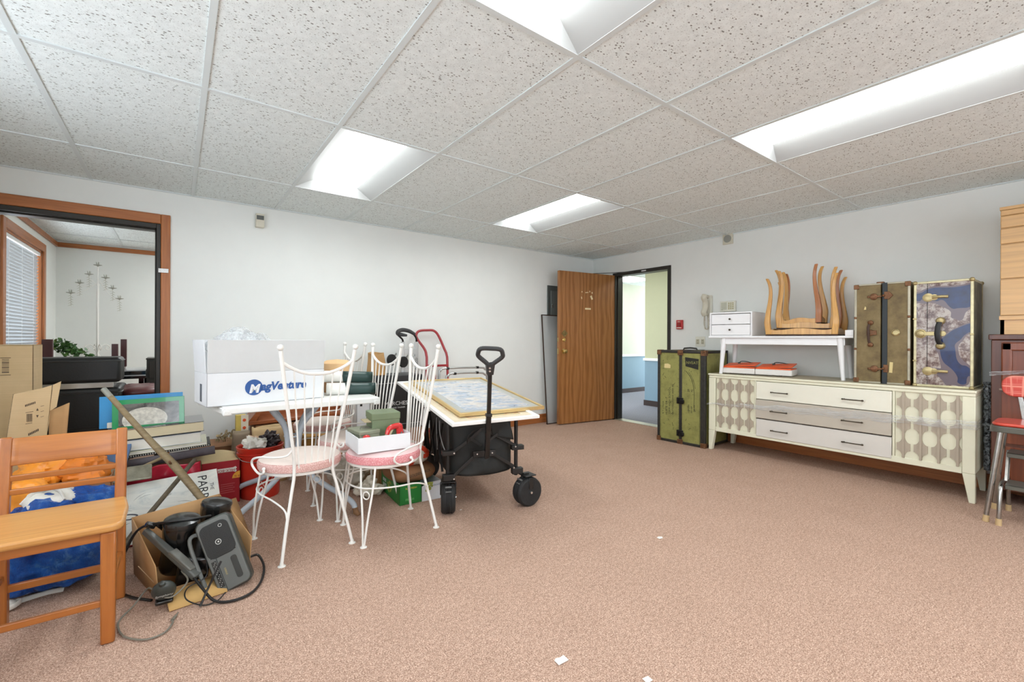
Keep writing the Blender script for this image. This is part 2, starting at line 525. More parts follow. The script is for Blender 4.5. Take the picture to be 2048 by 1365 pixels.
# baseboards
bb = MB(); bb.bx(.466, XB, -.013, 0, 0, .115)
struct('baseboard_back', bb, CASINGX, 'brown wooden baseboard along the back wall', 'baseboard', bevel=.003)
bb = MB(); bb.bx(XB-.013, XB, YR, -1.31, 0, .115)
struct('baseboard_right', bb, CASINGY, 'brown wooden baseboard along the right wall', 'baseboard', bevel=.003)

# right doorway: black steel frame
fr = MB(); fr.bx(XB-.012, XB+.13, -.425, -.375, 0, 2.03); fr.bx(XB-.012, XB+.13, -1.29, -1.245, 0, 2.03); fr.bx(XB-.012, XB+.13, -1.245, -.425, 1.985, 2.03)
fr.bx(XB+.03, XB+.13, -.438, -.425, 0, 1.985)
d2 = struct('door_2', fr, BLACKP, 'black steel frame of the doorway to the hall', 'doorway', bevel=.003)
MB().bx(XB-.016, XB-.0125, -.93, -.86, 2.0, 2.014).build('frame_label', WHITEP, d2, label='small white sticker')
MB().bx(XB-.02, XB+.12, -1.245, -.425, 0, .006).build('threshold', plain('threshold_metal', rgb(205, 198, 178), .35, .6), d2)
# hall beyond
HF = NT('hall_carpet'); n = HF.noise(140, 3, .7); n2 = HF.n('ShaderNodeTexChecker'); n2.inputs['Scale'].default_value = 18; HF.l(HF.coords((1, 1, 1), (0, 0, .7)), n2.inputs[0])
HF.color(HF.mix(.25, HF.ramp(n, [(.3, rgb(112, 112, 122)), (.7, rgb(165, 163, 170))]), n2.outputs[0], 'MULTIPLY')); HF.set(Roughness=.95); HF.bump(n, .4, .004); HF = HF.m
n2.inputs[1].default_value = (1, 1, 1, 1); n2.inputs[2].default_value = (.6, .6, .62, 1)
struct('floor_hall', MB().bx(XB+.06, 9.6, -3.0, 3.4, -.06, 0), HF, 'grey patterned hall carpet', 'floor')
struct('ceiling_hall', MB().bx(XB+.12, 9.6, -3.0, 3.4, H, H+.03), TILE, 'tile ceiling of the hall', 'ceiling')
HWU = plain('hall_wall_cream', rgb(222, 221, 205), .6, var=.01); HWL = plain('hall_wall_blue', rgb(132, 160, 176), .6, var=.01)
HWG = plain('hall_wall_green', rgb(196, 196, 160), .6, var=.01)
DKBASE = plain('hall_dark_base', rgb(52, 36, 30), .5)
def hallwall(idx, x0, x1, y0, y1, railside):
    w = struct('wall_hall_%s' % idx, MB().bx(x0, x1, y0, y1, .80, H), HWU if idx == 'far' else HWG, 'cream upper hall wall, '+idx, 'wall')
    MB().bx(x0, x1, y0, y1, 0, .80).build('wainscot', HWL, w, label='blue lower wall')
    e = .012
    MB().bx(x0-e*2, x1, y0-e*2, y1+e*2, .755, .80).build('chair_rail', WHITEP, w, bevel=.006, label='white chair rail')
    MB().bx(x0-e, x1, y0-e, y1+e, 0, .09).build('base_moulding', DKBASE, w, label='dark brown base')
hallwall('far', 5.6, 9.6, 1.52, 1.64, 'y')
hallwall('near', 6.86, 9.6, -3.0, .19, 'x')
hw = MB(); hw.bx(XB+.12, 5.6, .62, .74, 0, H); struct('wall_hall_left', hw, HWU, 'short hall wall left of the doorway', 'wall')
hw = MB(); hw.bx(XB+.12, 6.86, -3.1, -3.0, 0, H); struct('wall_hall_end', hw, HWU, 'end wall of the hall', 'wall')
LENSH = emit('lit_diffuser_hall', (.96, 1.0, .98, 1), 6.0)
hl = thing('ceiling_light', 'bright flat fluorescent light on the hall ceiling beyond the doorway', 'ceiling light', (7.2, .95, H), rz=0)
MB().bx(-.62, .62, -.31, .31, -.012, -.001).build('housing', WHITEP, hl, bevel=.003)
MB().bx(-.58, .58, -.27, .27, -.016, -.0125).build('diffuser', LENSH, hl)
hl = thing('ceiling_light', 'flat fluorescent light on the hall ceiling, out of sight beside the doorway', 'ceiling light', (6.2, -1.2, H), rz=0)
MB().bx(-.31, .31, -.62, .62, -.012, -.001).build('housing', WHITEP, hl, bevel=.003)
MB().bx(-.27, .27, -.58, .58, -.016, -.0125).build('diffuser', LENSH, hl)
# ================================================================== right wall : local x = towards the viewer along the wall, local y = into the wall
RB = -PI/2
CREAM = plain('cream_paint', rgb(228, 226, 202), .45, var=.02, vs=5)
CREAM2 = plain('cream_drawer_paint', rgb(232, 230, 214), .45, var=.015, vs=4)
TAUPE = plain('taupe_paint', rgb(176, 164, 146), .5, var=.03)
TAUPE2 = plain('taupe_drawer_paint', rgb(188, 180, 166), .5, var=.02)
GREIGE = plain('greige_drawer_paint', rgb(212, 208, 200), .5, var=.015)
BRONZE = plain('aged_bronze', rgb(74, 66, 54), .4, .8)
def m_wrap():
    t = NT('stretch_wrap')
    n = t.noise(6, 4, .7, t.coords((1.5, 1.5, 60)))
    f = t.ramp(n, [(.42, (.05, .05, .05, 1)), (.62, (.65, .65, .65, 1))])
    tr = t.n('ShaderNodeBsdfTransparent'); df = t.n('ShaderNodeBsdfPrincipled')
    df.inputs['Base Color'].default_value = rgb(225, 228, 230); df.inputs['Roughness'].default_value = .18
    mx = t.n('ShaderNodeMixShader'); t.l(f, mx.inputs[0]); t.l(tr.outputs[0], mx.inputs[1]); t.l(df.outputs[0], mx.inputs[2])
    t.l(mx.outputs[0], t.t.nodes['Material Output'].inputs[0])
    bp = t.n('ShaderNodeBump'); bp.inputs['Strength'].default_value = .6; bp.inputs['Distance'].default_value = .01
    t.l(n, bp.inputs['Height']); t.l(bp.outputs[0], df.inputs['Normal'])
    return t.m
WRAP = m_wrap()

def dresser():
    t = thing('dresser', 'long low cream dresser with taupe fretwork doors and bronze bar pulls', 'dresser', (4.845, -3.035, 0), RB)
    c = MB()
    c.bx(-.955, .955, -.008, .50, .752, .77)                       # top board
    c.bx(-.95, .95, .0, .495, .728, .752)
    c.bx(-.95, -.88, 0, .05, .20, .727); c.bx(.885, .95, 0, .05, .20, .727)
    c.bx(-.95, -.925, .0501, .49, .20, .727); c.bx(.925, .95, .0501, .49, .20, .727)
    c.bx(-.879, .884, .003, .049, .192, .238)
    c.bx(-.502, -.487, .002, .05, .23, .73); c.bx(.508, .523, .002, .05, .23, .73)
    c.bx(-.92, .92, .052, .488, .20, .222); c.bx(-.92, .92, .47, .488, .222, .727)
    c.build('carcass', CREAM, t, bevel=.004)
    MB().bx(-.95, .95, .0, .495, .7705, .7715).build('top_surface', plain('worn_top_paint', rgb(176, 166, 140), .5, var=.12, vs=3), t, label='worn beige top surface')
    for sx in (-1, 1):
        for yy in (.0, .44):
            m = MB(); x0 = sx*.95; x1 = sx*.885; xi = sx*.918
            p = [(x0, .1998), (x1, .1998), (xi, .0), (x0, .0)]
            m.prism(p, yy, yy+.045, 'xz'); m.build('leg', CREAM, t, bevel=.004)
    dz = [(.724, .562, CREAM2, 'cream drawer front'), (.557, .386, TAUPE2, 'taupe drawer front'), (.376, .216, GREIGE, 'pale greige drawer front')]
    for k, (z1, z0, m, lb) in enumerate(dz):
        y0 = -.014 if k == 1 else -.004
        d = MB().bx(-.484, .505, y0, .035, z0, z1).build('drawer', m, t, bevel=.004, label=lb)
        for hx in (-.278, .265):
            h = MB(); zc = (z0+z1)/2-.008
            h.tube([(hx-.066, y0-.022, zc), (hx-.03, y0-.026, zc), (hx, y0-.028, zc), (hx+.03, y0-.026, zc), (hx+.066, y0-.022, zc)], .0045, 8)
            for s in (-1, 1):
                h.cyl((hx+s*.06, y0, zc), (hx+s*.06, y0-.026, zc), .005); h.ball((hx+s*.067, y0-.022, zc), .007)
            h.build('pull', BRONZE, d)
    for (a, b) in ((-.875, -.505), (.525, .912)):
        d = MB().bx(a, b, .012, .035, .238, .73).build('door', CREAM, t)
        w = (b-a)/4; m = MB()
        for k in range(4):
            xc = a+w*(k+.5)
            m.bx(xc-.007, xc+.007, -.008, .014, .24, .728)
            for zc in (.65, .484, .318):
                hw, hs, hv = w*.40, .026, .083
                for s in (-1, 1):
                    pts = [(xc, zc-hv), (xc+s*.006, zc-hv)]
                    for j in range(7):
                        u = j/6*PI/2; pts.append((xc+s*(.006+(hw-.006)*(1-math.cos(u))), zc-hv+(hv-hs)*math.sin(u)))
                    pts += [(x, 2*zc-z) for x, z in pts[::-1][:-1]]
                    pts.append((xc, zc+hv))
                    m.prism(pts, .002, .013, 'xz')
        m.build('fretwork', TAUPE, d, label='taupe fretwork')
    w = MB()
    xs = [-.957+1.914*i/40 for i in range(41)]
    def band(u, v):
        x = -.957+1.914*u
        zc = .458+.075*(u**.7) + .006*math.sin(u*40); hh = .008+.022*min(1, u*2.2)
        return (x, -.02-.006*math.sin(v*PI)-.002*math.sin(u*90+v*7), zc+hh*(v-.5)*2)
    w.sheet(band, 80, 6)
    def sideb(u, v): return (.957+.002*math.sin(u*30), -.02+.52*u, .533+(.03*(v-.5)*2))
    w.sheet(sideb, 12, 3)
    w.build('plastic_wrap', WRAP, t, label='clear stretch wrap around the middle')
dresser()

# ---------------------------------------------------------------- olive wardrobe trunk
def m_olive():
    t = NT('olive_fibre')
    n = t.noise(9, 5, .65); n2 = t.noise(45, 3, .7, t.coords((1, 1, .5)))
    a = t.ramp(n, [(.3, rgb(118, 116, 62)), (.55, rgb(146, 144, 80)), (.8, rgb(134, 126, 70))])
    t.color(t.mix(t.ramp(n2, [(.28, (.8, .8, .8, 1)), (.36, (0, 0, 0, 1))]), a, rgb(70, 66, 40)))
    t.set(Roughness=.6); t.bump(n2, .1, .003); return t.m
OLIVE = m_olive()
TBLK = plain('trunk_black_binding', rgb(40, 38, 34), .5, var=.3, vs=30)
RUST = plain('rusty_brass', rgb(120, 84, 58), .45, .6, var=.3, vs=40)
INK = plain('stencil_black', rgb(36, 36, 30), .8)
def olive_trunk():
    W, D, Hh = .545, .50, .995
    t = thing('wardrobe_trunk', 'tall olive green wardrobe trunk with black binding, standing on the floor left of the dresser', 'trunk', (4.805, -1.79, 0), RB+.05)
    MB().bx(-W/2+.004, W/2-.004, .004, D, .004, Hh-.004).build('body', OLIVE, t)
    b = MB(); e = .028
    for x in (-W/2, W/2-e*1.0):
        b.bx(x, x+e, -.004, .004+.02, 0, Hh); b.bx(x, x+e, D-.02, D+.003, 0, Hh)
    for z in (0, Hh-e):
        b.bx(-W/2, W/2, -.004, .024, z, z+e); b.bx(-W/2, W/2, D-.02, D+.003, z, z+e)
        for x in (-W/2, W/2-.02): b.bx(x, x+.02, 0, D, z, z+e)
    b.bx(.0-.016, .016, -.003, .01, 0, Hh)
    b.bx(-.016, .016, .0, D, Hh-.006, Hh+.003)
    b.bx(W/2-.05, W/2+.003, -.006, .03, .0, Hh)
    b.build('binding', TBLK, t, bevel=.006, label='black leather binding')
    n = MB()
    for k in range(60):
        z = .03+k*(Hh-.06)/59
        for x in (-W/2+e+.004, W/2-.056, ): n.box((x, -.003, z), (.004, .004, .007))
        for x in (-.02, .02):
            if k % 3 == 0: n.box((x, -.003, z), (.003, .003, .004))
    n.build('nail_row', TBLK, t)
    for x in (-W/2, -.02, W/2):
        for z in (0, Hh):
            k = .05; s = 1 if x < -.1 else (-1 if x > .1 else 0)
            m = MB(); zc = z+(k/2 if z == 0 else -k/2)
            if s: 
                m.box((x+s*k/2-.004*s, -.007, zc), (k, .006, k)); m.box((x-.003*s, k/2-.006, zc), (.005, k, k)); m.box((x+s*k/2-.004*s, k/2, z+(-.001 if z == 0 else .003)), (k, k, .004))
                m.ball((x+s*.006, -.004, z+(.01 if z == 0 else -.008)), .012)
            else:
                m.box((x+.02, -.007, zc), (.062, .006, k)); m.box((x+.02, .03, z+(.0 if z == 0 else .004)), (.062, .07, .004)); m.cyl((x-.008, -.011, zc), (x+.048, -.011, zc), .006)
            m.build('corner_cap', RUST, t, bevel=.003, label='rusty brass cap')
    for z in (.46, .115):
        m = MB(); m.box((.0, -.009, z), (.075, .012, .065)); m.box((.028, -.02, z-.005), (.045, .02, .035)); m.cyl((-.02, -.018, z-.025), (-.02, -.018, z+.03), .006)
        m.build('latch', plain('latch_black', rgb(28, 28, 28), .35, .5), t, bevel=.004)
    m = MB(); m.tube([(-.08, .2, Hh), (-.07, .2, Hh+.02), (.0, .2, Hh+.026), (.07, .2, Hh+.02), (.08, .2, Hh)], .009, 8); m.build('handle', TBLK, t, label='black top handle')
    # stencilled lettering reading upwards, two columns of scrawl
    for i, (s, z, x, sz) in enumerate([('S T LYNCH', .30, -.205, .024), ('HLBTE GR -7', .29, -.165, .030), ('12RM HIGH SCHOOL', .30, -.128, .028), ('OUTCOLLEGNO ADD 45', .30, -.09, .026)]):
        text('stencil_lettering', s, sz, INK, t, (x, .0032, z), (PI/2, -PI/2, 0), depth=.0006, spacing=1.15)
    for s, z, x, sz in [('L.CAVEN', .34, .09, .022), ('VIA NIP', .34, .125, .022), ('FIRMIN', .36, .155, .022), ('29', .56, .09, .03), ('72', .56, .13, .03)]:
        text('stencil_lettering', s, sz, INK, t, (x, .0032, z), (PI/2, -PI/2, 0), depth=.0006)
    m = MB(); m.prism([(.055, .83), (.195, .80), (.20, .91), (.05, .925)], .0015, .0038, 'xz'); m.build('shipping_mark', INK, t, label='black painted patch')
    text('stencil_lettering', 'NVEATS', .042, OLIVE, t, (.062, .0008, .868), UPX, depth=.0006)
    m = MB(); m.prism([(-.195, .80), (-.12, .80), (-.118, .835), (-.15, .85), (-.19, .845)], .0015, .0038, 'xz'); m.build('paper_scrap', plain('old_paper', rgb(214, 196, 140), .8), t, label='torn paper label')
    sc = MB(); random.seed(9)
    for k in range(26):
        x = random.choice([random.uniform(-.22, -.04), random.uniform(.05, .2)]); z = random.uniform(.08, .9); a = random.uniform(0, PI); l = random.uniform(.008, .04)
        sc.beam((x, .0028, z), (x+l*math.cos(a), .0028, z+l*math.sin(a)), .003, .001, (0, 1, 0))
    sc.tube([(.06, .003, .78), (.12, .003, .70), (.15, .003, .58), (.15, .003, .40)], .002, 5, smooth=5)
    sc.tube([(.09, .003, .77), (.14, .003, .69), (.165, .003, .6)], .0015, 5, smooth=5)
    sc.build('pen_scrawl', INK, t)
olive_trunk()

# ---------------------------------------------------------------- white bench with a two-drawer box
WBEN = plain('bench_white', rgb(238, 239, 240), .35, var=.01)
def bench():
    t = thing('storage_bench', 'white mid century bench with two small drawers, standing on the dresser', 'bench', (5.09, -2.675, .7715), RB+math.radians(6.5))
    m = MB()
    m.bx(-.615, .572, -.19, .19, .358, .377)
    m.bx(-.50, .50, -.165, -.147, .295, .358); m.bx(-.50, .50, .147, .165, .295, .358); m.bx(-.51, -.492, -.16, .16, .295, .358); m.bx(.492, .51, -.16, .16, .295, .358)
    m.build('top_frame', WBEN, t, bevel=.003)
    for sx in (-1, 1):
        for sy in (-1, 1):
            l = MB().cyl((sx*.5, sy*.165, 0), (sx*.475, sy*.15, .358), .015, .027, 20); l.build('leg', WBEN, t, bevel=.002)
    c = MB(); x0, x1 = -.605, -.205
    c.bx(x0, x1, -.185, .185, .598, .612); c.bx(x0, x0+.014, -.185, .185, .377, .6); c.bx(x1-.014, x1, -.185, .185, .377, .6); c.bx(x0, x1, .17, .185, .377, .6); c.bx(x0, x1, -.18, .18, .377, .385)
    c.build('cabinet', WBEN, t, bevel=.002)
    for z0, z1 in ((.387, .488), (.493, .592)):
        d = MB().bx(x0+.018, x1-.018, -.183, -.165, z0, z1).build('drawer', WBEN, t, bevel=.002)
        k = MB().lathe([(.004, 0), (.004, -.012), (.0095, -.016), (.0095, -.021), (.004, -.024)], ((x0+x1)/2, -.183, (z0+z1)/2), 16, 'y'); k.build('knob', BRONZE, d, label='dark round knob')
    MB().bx(.515, .572, -.19, .19, .377, .425).build('end_lip', WBEN, t, bevel=.003)
bench()

# ---------------------------------------------------------------- nested upside-down stools
MAPLE = wood('maple', rgb(196, 142, 72), rgb(226, 176, 100), 2, .3, coat=.4)
MAPLED = wood('maple_reddish', rgb(168, 104, 60), rgb(192, 128, 78), 2, .3, coat=.4)
DKWOOD = plain('dark_seat_bottom', rgb(66, 44, 32), .6, var=.25, vs=20)
def stool(loc, rot, W, D, L, lab, mats):
    t = thing('nesting_stool', lab, 'stool', loc, rot=rot, group='upturned maple stools on the bench')
    MB().bx(-W/2-.01, W/2+.01, -D/2-.01, D/2+.01, 0, .012).build('seat', DKWOOD, t, bevel=.003, label='dark seat underside')
    a = MB()
    def apron(length, h=.06):
        n = 16; pts = [(-length/2, 0), (length/2, 0)]
        for i in range(n+1):
            u = 1-i/n; x = -length/2+length*u
            pts.append((x, h*(.72-.20*math.cos(2*PI*(u-.5)*1.0)*-1 + .35*(abs(u-.5)*2)**6)))
        return pts
    a.prism(apron(W-.03), -D/2, -D/2+.02, 'xz'); a.prism(apron(W-.03), D/2-.02, D/2, 'xz')
    a.prism(apron(D-.03), -W/2, -W/2+.02, 'yz'); a.prism(apron(D-.03), W/2-.02, W/2, 'yz')
    bmesh.ops.translate(a.bm, verts=a.bm.verts, vec=(0, 0, .012))
    a.build('apron', mats[0], t, bevel=.002)
    k = 0
    for sx in (-1, 1):
        for sy in (-1, 1):
            # S-curved leg of changing width
            ctr = [(0, .012, .044), (.004, .07, .046), (.010, .14, .046), (.004, .24, .038), (-.008, .36, .032), (-.012, .46, .028), (-.004, .54, .026), (.014, .6, .025)]
            ctr = [(o, z*L/.6, w) for o, z, w in ctr]
            P = spline([Vector((o, z, w)) for o, z, w in ctr], 5)
            m = MB(); rings = []
            d = Vector((sx, sy*.7, 0))
            for q in P:
                o, z, w = q
                c = Vector((sx*(W/2-.012), sy*(D/2-.012), z))+d*o
                hw = w/2
                rings.append([m.v(c+Vector((i*hw, j*hw*.8, 0))) for i, j in ((-1, -1), (1, -1), (1, 1), (-1, 1))])
            m.skin(rings)
            m.build('leg', mats[k % len(mats)], t, bevel=.006, seg=3, ang=50); k += 1
    return t
def bench_xf(x, y, z):
    a = RB+math.radians(6.5)
    return (5.09+x*math.cos(a)-y*math.sin(a), -2.675+x*math.sin(a)+y*math.cos(a), .7715+z)
ba = RB+math.radians(6.5)
stool(bench_xf(.19, -.01, .378), (0, 0, ba), .53, .36, .53, 'outermost upside-down maple stool resting flat on the white bench', [MAPLE])
stool(bench_xf(.205, .012, .435), (0, .02, ba+.03), .43, .25, .54, 'middle upside-down maple stool nested inside the widest one', [MAPLE, MAPLED, MAPLE, MAPLED])
stool(bench_xf(.165, .0, .475), (0, -.06, ba-.04), .32, .19, .53, 'smallest upside-down maple stool, tilted inside the other two', [MAPLE, MAPLE, MAPLED])

# ---------------------------------------------------------------- orange and white case
ORANGE = plain('orange_vinyl', rgb(232, 96, 40), .4, var=.04); WV = plain('white_vinyl', rgb(226, 222, 216), .45, var=.03, bump=.15, bs=90)
def orange_case():
    t = thing('folding_case', 'open white and orange folding case lying on the dresser under the white bench', 'case', (5.02, -2.475, .7715), RB+math.radians(9))
    for s, (a, b) in enumerate(((-.30, .005), (.008, .315))):
        m = MB(); m.bx(a, b, -.09, .13, .008, .062); m.build('shell', WV, t, bevel=.008, label='white padded shell')
        m = MB(); m.bx(a+.006, b-.006, -.084, .124, .0625, .074); m.build('lining', ORANGE, t, bevel=.004, label='orange lining')
        m = MB(); m.box(((a+b)/2+.004, .03, .094), (b-a-.012, .19, .010), (.13, -.06, 0)); m.build('flap', ORANGE, t, bevel=.004, label='orange lid flap')
        m = MB(); m.tube([((a+b)/2-.04, .09, .108), ((a+b)/2-.02, .10, .122), ((a+b)/2+.03, .10, .12), ((a+b)/2+.09, .08, .108), ((a+b)/2+.13, .05, .105)], .004, 6, smooth=4); m.box(((a+b)/2-.03, .06, .106), (.02, .02, .016)); m.build('clasp', BLACKP, t, label='black clasp')
        m = MB()
        for k in (-.2, .2): m.bx((a+b)/2+k*(b-a)-.01, (a+b)/2+k*(b-a)+.01, -.09, -.07, 0, .009); m.bx((a+b)/2+k*(b-a)-.01, (a+b)/2+k*(b-a)+.01, .1, .12, 0, .009)
        m.build('foot', BRONZE, t)
orange_case()

# ---------------------------------------------------------------- two old steamer trunks on the dresser
def m_canvas():
    t = NT('brown_canvas'); n = t.noise(7, 5, .7); n2 = t.noise(120, 2, .5, t.coords((.3, 1, 1)))
    a = t.ramp(n, [(.3, rgb(92, 76, 46)), (.5, rgb(122, 104, 66)), (.72, rgb(140, 124, 84))])
    t.color(t.mix(.35, a, t.ramp(n2, [(.3, rgb(70, 60, 40)), (.7, rgb(160, 146, 110))]), 'MULTIPLY')); t.color(a)
    t.set(Roughness=.55); t.bump(n2, .12, .002); return t.m
CANVAS = m_canvas()
def m_marble():
    t = NT('worn_blue_metal')
    v = t.coords((1, 1, 1), (0, .5, 0))
    n = t.noise(2.6, 2, .4, t.coords((1.0, 1.0, 1.25)), .9); n2 = t.noise(16, 5, .75)
    worn = t.ramp(n2, [(.40, rgb(82, 54, 48)), (.47, rgb(126, 106, 98)), (.56, rgb(176, 166, 158))])
    lay = t.ramp(n, [(.47, (1, 1, 1, 1)), (.475, (.5, .5, .5, 1)), (.51, (.5, .5, .5, 1)), (.515, (0, 0, 0, 1))], 'LINEAR')
    blue = t.ramp(t.noise(20, 3), [(.3, rgb(8, 24, 66)), (.7, rgb(14, 42, 96))])
    ringc = rgb(104, 90, 96)
    c1 = t.mix(t.math('GREATER_THAN', n, .485), worn, ringc)
    c2 = t.mix(t.math('GREATER_THAN', n, .515), c1, blue)
    t.color(c2); t.set(Roughness=.3, Coat_Weight=.3); return t.m
MARB = m_marble()
IVORY = plain('ivory_metal_strip', rgb(204, 196, 158), .35, .3, var=.15, vs=18)
BRASS = plain('brass', rgb(176, 160, 116), .32, .6, var=.12, vs=30)
SIDE = plain('tarnished_side', rgb(112, 106, 88), .45, .3, var=.4, vs=14)
TIN = plain('aged_strip', rgb(176, 170, 150), .4, .3, var=.15)
def latch(t, x, z, m, s=1):
    b = MB(); b.lathe([(.026, 0), (.026, -.006), (.015, -.010)], (0, 0, 0), 20, 'y')
    b.bx(-.042*s, .01*s, -.013, -.003, -.008, .008); b.bx(-.0, .05*s, -.012, -.003, -.006, .006) ; b.lathe([(.009, -.006), (.009, -.018), (.003, -.02)], (-.03*s, 0, 0), 14, 'y')
    b.build('latch', m, t, bevel=.002, loc=(x, -.001, z))
def trunk_b():
    t = thing('steamer_trunk', 'brown canvas steamer trunk with rusty latches, standing on end on the dresser, slightly ajar', 'trunk', (4.93, -3.458, .7715), RB)
    D, Hh = .36, .79
    for nm, a, b, g in (('lid_half', -.178, -.006, .0), ('base_half', .012, .17, .0)):
        o = MB().bx(a+.002, b-.002, .003, D, .003, Hh-.003).build(nm, CANVAS, t, bevel=.004)
        e = MB(); w = .016
        outer = a if nm == 'lid_half' else b-w
        e.bx(outer, outer+w, -.002, .02, 0, Hh); e.bx(a, b, -.002, .02, 0, w*.8); e.bx(a, b, -.002, .02, Hh-w*.8, Hh)
        e.bx(outer, outer+w, D-.02, D+.002, 0, Hh)
        e.build('edge_strip', TIN, o, bevel=.003, label='pale metal edge strip')
        for z in (.02, Hh-.02, .27, .52):
            k = .036 if z in (.02, Hh-.02) else .018
            MB().box((outer+w/2+(.006 if nm == 'lid_half' else -.006)*(k > .02), -.001, z+(0)), (k, .012, k)).build('corner_cap', RUST, o, bevel=.004, label='rusty corner cap')
    MB().bx(.003, .034, -.003, .01, 0, Hh).build('tray_edge', plain('dark_tray_edge', rgb(38, 46, 50), .5), t, label='dark inner edge')
    MB().bx(-.006, .012, .03, D-.01, .01, Hh-.01).build('gap_shade_block', plain('gap_and_seam_black', rgb(18, 16, 14), .9), t, label='black filler painting the shade in the gap')  # black block paints the shade between the trunk halves
    MB().box((-.02, .05, Hh+.006), (.05, .03, .016)).build('hinge', RUST, t, bevel=.005)
    latch(t, -.05, .685, RUST); latch(t, -.045, .115, RUST)
    m = MB(); m.prism([(.015, .66), (.045, .66), (.07, .69), (.045, .72), (.015, .72)], -.008, -.002, 'xz'); m.ball((.012, -.01, .69), .010); m.build('hasp', RUST, t, bevel=.002)
    m = MB(); m.bx(.012, .04, -.008, -.002, .09, .15); m.ball((.012, -.01, .12), .009); m.build('hasp', RUST, t, bevel=.002)
    m = MB(); m.lathe([(.024, -.001), (.024, -.012), (.012, -.014)], (-.07, 0, .40), 18, 'y'); m.bx(-.095, -.03, -.012, -.001, .382, .418); m.build('lock', RUST, t, bevel=.003)
    m = MB(); m.lathe([(.024, 0), (.026, -.008), (.019, -.012), (.017, -.004)], (.085, 0, .40), 20, 'y'); m.build('lock_ring', BRASS, t)
    m = MB(); m.tube([(-.075, -.012, .475), (-.082, -.02, .44), (-.08, -.022, .38), (-.078, -.02, .34), (-.072, -.012, .31)], .009, 8, rb=.005); m.build('handle', DKWOOD, t, label='dark leather handle')
    for z in (.48, .305):
        MB().lathe([(.018, 0), (.018, -.014), (.01, -.022), (.001, -.024)], (-.07, 0, z), 16, 'y').build('handle_cap', RUST, t)
    m = MB(); m.prism([(.046, .09), (.066, .088), (.07, .17), (.05, .172)], -.002, -.0005, 'xz'); m.build('paper_tag', plain('old_paper', rgb(214, 196, 140), .8), t)
    m = MB(); m.prism([(-.115, .585), (-.10, .585), (-.10, .605), (-.107, .612)], -.0015, .001, 'xz'); m.build('paper_tag', plain('old_paper', rgb(214, 196, 140), .8), t)
trunk_b()
def trunk_c():
    t = thing('steamer_trunk', 'blue and worn brown steamer trunk with ivory edges, standing on end on the dresser', 'trunk', (4.93, -3.805, .7715), RB)
    D, Hh, W2 = .37, .775, .158
    MB().bx(-W2+.003, W2-.003, .003, D-.003, .003, Hh-.003).build('side_shell', SIDE, t)
    MB().bx(-W2+.01, W2-.01, -.001, .006, .01, Hh-.01).build('face_panel', MARB, t, label='blue and worn brown front')
    MB().bx(-.083, -.080, -.0025, .003, .0, Hh).build('seam', plain('gap_and_seam_black', rgb(18, 16, 14), .9), t)
    e = MB(); w = .017
    for x in (-W2, W2-w):
        for y in (-.004, D-.018): e.bx(x, x+w, y, y+.022, 0, Hh)
    for z in (0, Hh-w):
        for y in (-.004, D-.018): e.bx(-W2, W2, y, y+.022, z, z+w)
        for x in (-W2, W2-w): e.bx(x, x+w, 0, D, z, z+w)
    e.build('edge_strip', IVORY, t, bevel=.004, label='ivory metal edge strip')
    for x in (-W2+.008, W2-.008):
        for z in (.008, Hh-.008):
            for y in (0, D): MB().ball((x, y, z), .015).build('corner_cap', BRASS, t)
    for z in (.19, .5, .385):
        MB().box((-W2+.008 if z != .385 else W2-.008, -.004, z), (.022, .012, .012)).build('edge_clip', BRASS, t, bevel=.002)
    for z in (.655, .115):
        m = MB(); m.tube([(-.055+0, -.008, z), (-.02, -.014, z+.003), (.0, -.016, z+.003), (.03, -.008, z+.001)], .010, 10, rb=.007)
        m.lathe([(.030, .001), (.031, -.003), (.018, -.006)], (-.078, 0, z), 22, 'y'); m.lathe([(.022, .001), (.022, -.003), (.012, -.005)], (-.045, 0, z), 18, 'y'); m.build('latch', BRASS, t)
    m = MB(); m.lathe([(.034, .001), (.034, -.006), (.024, -.008), (.022, -.013), (.008, -.016)], (-.118, 0, .39), 24, 'y'); m.bx(-.118, -.035, -.011, -.001, .376, .404); m.lathe([(.020, .001), (.020, -.005)], (.0, 0, .39), 18, 'y'); m.build('lock', BRASS, t, bevel=.002)
    m = MB(); m.tube([(-.012, -.014, .475), (-.02, -.026, .44), (-.024, -.03, .39), (-.02, -.026, .345), (-.01, -.014, .31)], .016, 10, rb=.006, up=(1, 0, 0)); m.build('handle', plain('black_leather', rgb(26, 26, 26), .45, bump=.2), t, bevel=0, label='black leather handle')
    for z, s in ((.482, 1), (.302, -1)):
        m = MB(); m.lathe([(.027, 0), (.027, -.006), (.018, -.018), (.002, -.022)], (-.01, 0, z), 20, 'y'); m.build('handle_cap', BRASS, t)
trunk_c()

